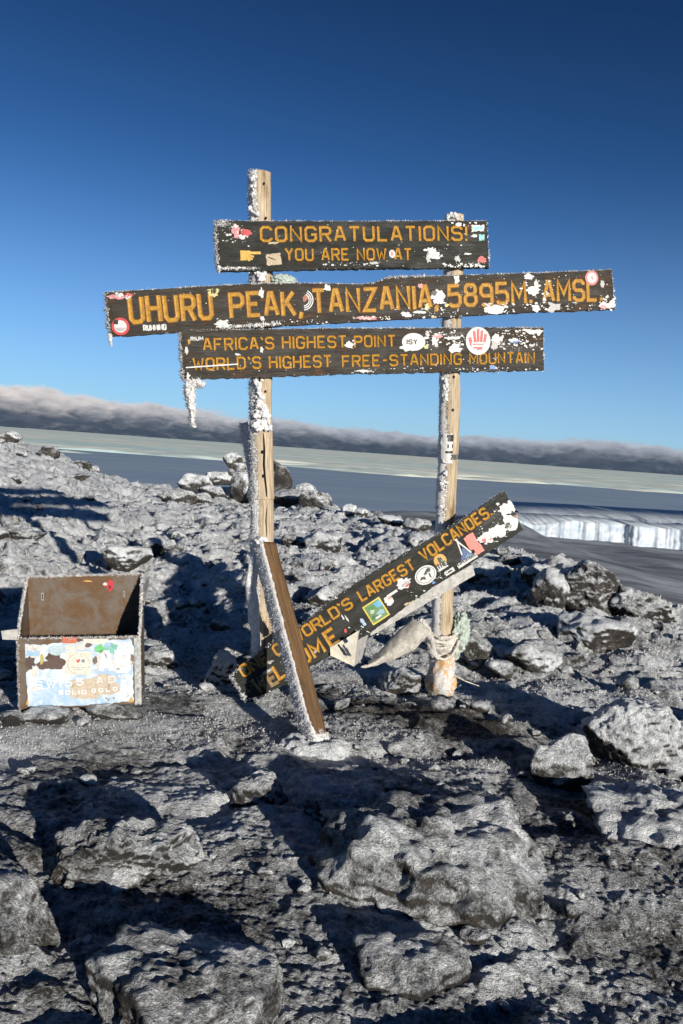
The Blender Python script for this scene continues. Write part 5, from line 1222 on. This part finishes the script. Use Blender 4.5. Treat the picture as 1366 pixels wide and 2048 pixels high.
def poster():
    rg = np.random.RandomState(5); pts = []
    cor = [(48, 1288), (80, 1290), (130, 1284), (262, 1278), (268, 1300), (266, 1350), (268, 1403), (160, 1411), (56, 1414), (54, 1370), (52, 1345), (66, 1336), (56, 1318), (47, 1305)]
    P = polyat(cor+[cor[0]], np.linspace(0, 1, 120, endpoint=False)); c0 = np.array([160, 1345]); V = [BP.hit(*c0, -0.0018)]
    for p in P: q = p+rg.normal(size=2)*0.9; V.append(BP.hit(q[0], q[1], -0.0014))
    n = len(P); o = mesh('poster', V, [(0, 1+i, 1+(i+1) % n) for i in range(n)], M_BLUE, box, smooth=False); o['label'] = 'peeling pale blue poster'; return o
po = poster()
def bst(*a, **k):
    k.setdefault('dirty', 0.6); return sticker(box, BP, *a, base=0.003, **k)
CREAMC = (0.66, 0.63, 0.55); SKYB = (0.34, 0.50, 0.66)
for a in [(67, 1303, 36, 26, WHITE, 'tornrect'), (66, 1306, 26, 12, SKYB, 'tornrect'), (106, 1316, 34, 28, (0.10, 0.07, 0.06), 'torn'), (112, 1325, 34, 32, (0.12, 0.08, 0.07), 'torn'), (90, 1330, 30, 18, (0.12, 0.08, 0.07), 'torn'), (60, 1325, 22, 26, (0.10, 0.07, 0.06), 'torn'), (84, 1318, 8, 20, (0.45, .38, .12), 'torn'), (115, 1300, 40, 20, (0.45, .56, .62), 'torn'),
          (139, 1280, 26, 12, (0.50, 0.16, 0.10), 'rect'), (140, 1285, 30, 6, WHITE, 'tornrect'), (142, 1296, 26, 14, CREAMC, 'torn'), (165, 1293, 28, 16, WHITE, 'torn'), (190, 1282, 50, 10, CREAMC, 'tornrect'), (178, 1290, 14, 10, (0.16, 0.11, 0.1), 'torn'), (199, 1297, 22, 20, (0.16, 0.50, 0.20), 'torn'), (222, 1296, 32, 22, (0.22, 0.50, 0.42), 'torn'), (216, 1290, 16, 12, SKYB, 'torn'), (248, 1296, 28, 26, (0.60, 0.66, 0.68), 'torn'),
          (44, 1334, 14, 18, CREAMC, 'torn'), (70, 1342, 16, 26, WHITE, 'torn'), (190, 1375, 100, 48, (0.52, 0.44, 0.34), 'torn'), (205, 1362, 60, 34, (0.54, 0.46, 0.36), 'torn'), (160, 1388, 44, 24, (0.54, 0.46, 0.36), 'torn'), (205, 1322, 34, 34, WHITE, 'torn'), (190, 1320, 10, 18, (0.2, .14, .1), 'torn'), (240, 1324, 40, 36, WHITE, 'torn'), (88, 1368, 36, 14, SKYB, 'torn'), (72, 1378, 20, 12, WHITE, 'torn'), (262, 1398, 10, 12, (0.55, .35, .10), 'tri'), (55, 1402, 6, 14, (0.55, .35, .10), 'tri'), (263, 1318, 9, 20, (0.22, .14, .12), 'torn')]:
    bst(*a[:4], a[4], a[5], jag=0.2)
bst(157, 1326, 48, 46, CREAMC, 'tornrect', jag=0.05, label='cream square sticker with a ring, a heart and a globe', dirty=0.1, extras=[(0, -1, 40, 40, GREY, 'disc', 0), (0, -1, 38.5, 38.5, CREAMC, 'disc', 0), (-2.6, 6, 4, 5, RED, 'disc', 0), (1.4, 6, 4, 5, RED, 'disc', 0), (-0.5, 3, 5.5, 5, RED, 'disc', 0), (8.5, 4.5, 7, 7, (0.25, .27, .35), 'disc', 0), (0, -8, 26, 1.2, GREY, 'rect', 0), (0, -12, 20, 1.0, GREY, 'rect', 0)])
wt = [colour((0.78, 0.78, 0.78), 0.1)]
def bl(t_, a, b, h, off=0.006, **k): return lettering(box, BP, t_, a, b, h, relief=False, mats=wt, name='lettering', off0=off, **k)
lettering(box, BP, 'I', (145, 1323), (146.5, 1323), 6, sw=0.8, relief=False, mats=[colour(BLACK)], name='print', off0=0.0062)
bl('AB', (202, 1341), (256, 1339), 34, sw=0.75, gap=2.2, off=0.0058)
bl('SWISS', (72, 1376), (166, 1368), 12, sw=0.55, gap=3.6)
bl('ADO', (194, 1366), (254, 1360), 11, sw=0.4, gap=4.5)
bl('SOLID', (118, 1388), (172, 1386), 6.5, sw=0.75, gap=3.2)
bl('GOLD', (184, 1384), (234, 1380), 6.5, sw=0.75, gap=4.2)
slab_px('corner_strip', [bp(268, 1275)-BP.n*.004, bp(281, 1274)-BP.n*.004, bp(283, 1407)-BP.n*.004, bp(270, 1409)-BP.n*.004], 0.003, paint('scuffed_pale_edge', (0.45, 0.47, 0.46), 0.5, 0.6, 60, (0.12, 0.09, 0.07), 0.8), None, None, box)
for (x, y) in [(276, 1283), (275, 1310), (277, 1345), (276, 1378), (278, 1403)]: bst(x, y, 6, 6, (0.2, .17, .15), 'disc')
# stickers and slots on the inside of the back
BK = Plane(BP.o + BP.n*YB, BP.n)
nb = np.cross(btr-btl, bbl-btl); nb /= np.linalg.norm(nb); nb = nb if nb[1] > 0 else -nb
BK = Plane(btl, nb)
sticker(box, BK, 220, 1171, 17, 26, (0.50, 0.04, 0.05), 'torn', jag=0.12, base=0.002, dirty=0.1, label='red round sticker inside the box', extras=[(0, -3, 4, 7, (0.1, .02, .02), 'disc', 0), (-9, 3, 9, 6, WHITE, 'torn', 0)])
sticker(box, BK, 176, 1162, 18, 5, (0.55, 0.30, 0.10), 'torn', base=0.002)
sticker(box, BK, 85, 1193, 4.5, 14, GREY, 'rect', base=0.002, name='slot', extras=[(0, 0, 2, 11, BLACK, 'rect', 0)]); sticker(box, BK, 248, 1188, 3.5, 12, GREY, 'rect', base=0.002, name='slot', extras=[(0, 0, 1.5, 10, BLACK, 'rect', 0)])
def rim(pts, dens, ln, wd, d_, seed):
    P = np.array(pts); L = np.linalg.norm(np.diff(P, axis=0), axis=1).sum(); n = int(L*dens); rg = np.random.RandomState(seed); Q = polyat(P, rg.rand(n))+rg.normal(size=(n, 3))*0.003
    V, Fc = spikes(Q, np.tile(np.array(d_, float), (n, 1)), ln, wd, seed, 0.7); mesh('hoarfrost', V, Fc, M_FROST, box, smooth=False)['kind'] = 'stuff'
rim([ftl, ftr], 1300, 0.006, 0.002, (0, -.2, 1), 1); rim([btl, btr], 1600, 0.006, 0.002, (0, -.2, 1), 2); rim([ftl, mid2, mid1, btl], 3200, 0.008, 0.003, (-.5, -.2, 1), 3); rim([ftr, midr, btr], 2600, 0.008, 0.003, (0.2, -.2, 1), 4); rim([ftl, fbl], 2600, 0.006, 0.002, (-1, -.3, 0), 5); rim([ftr, fbr], 1200, 0.005, 0.002, (1, -.3, 0), 6)
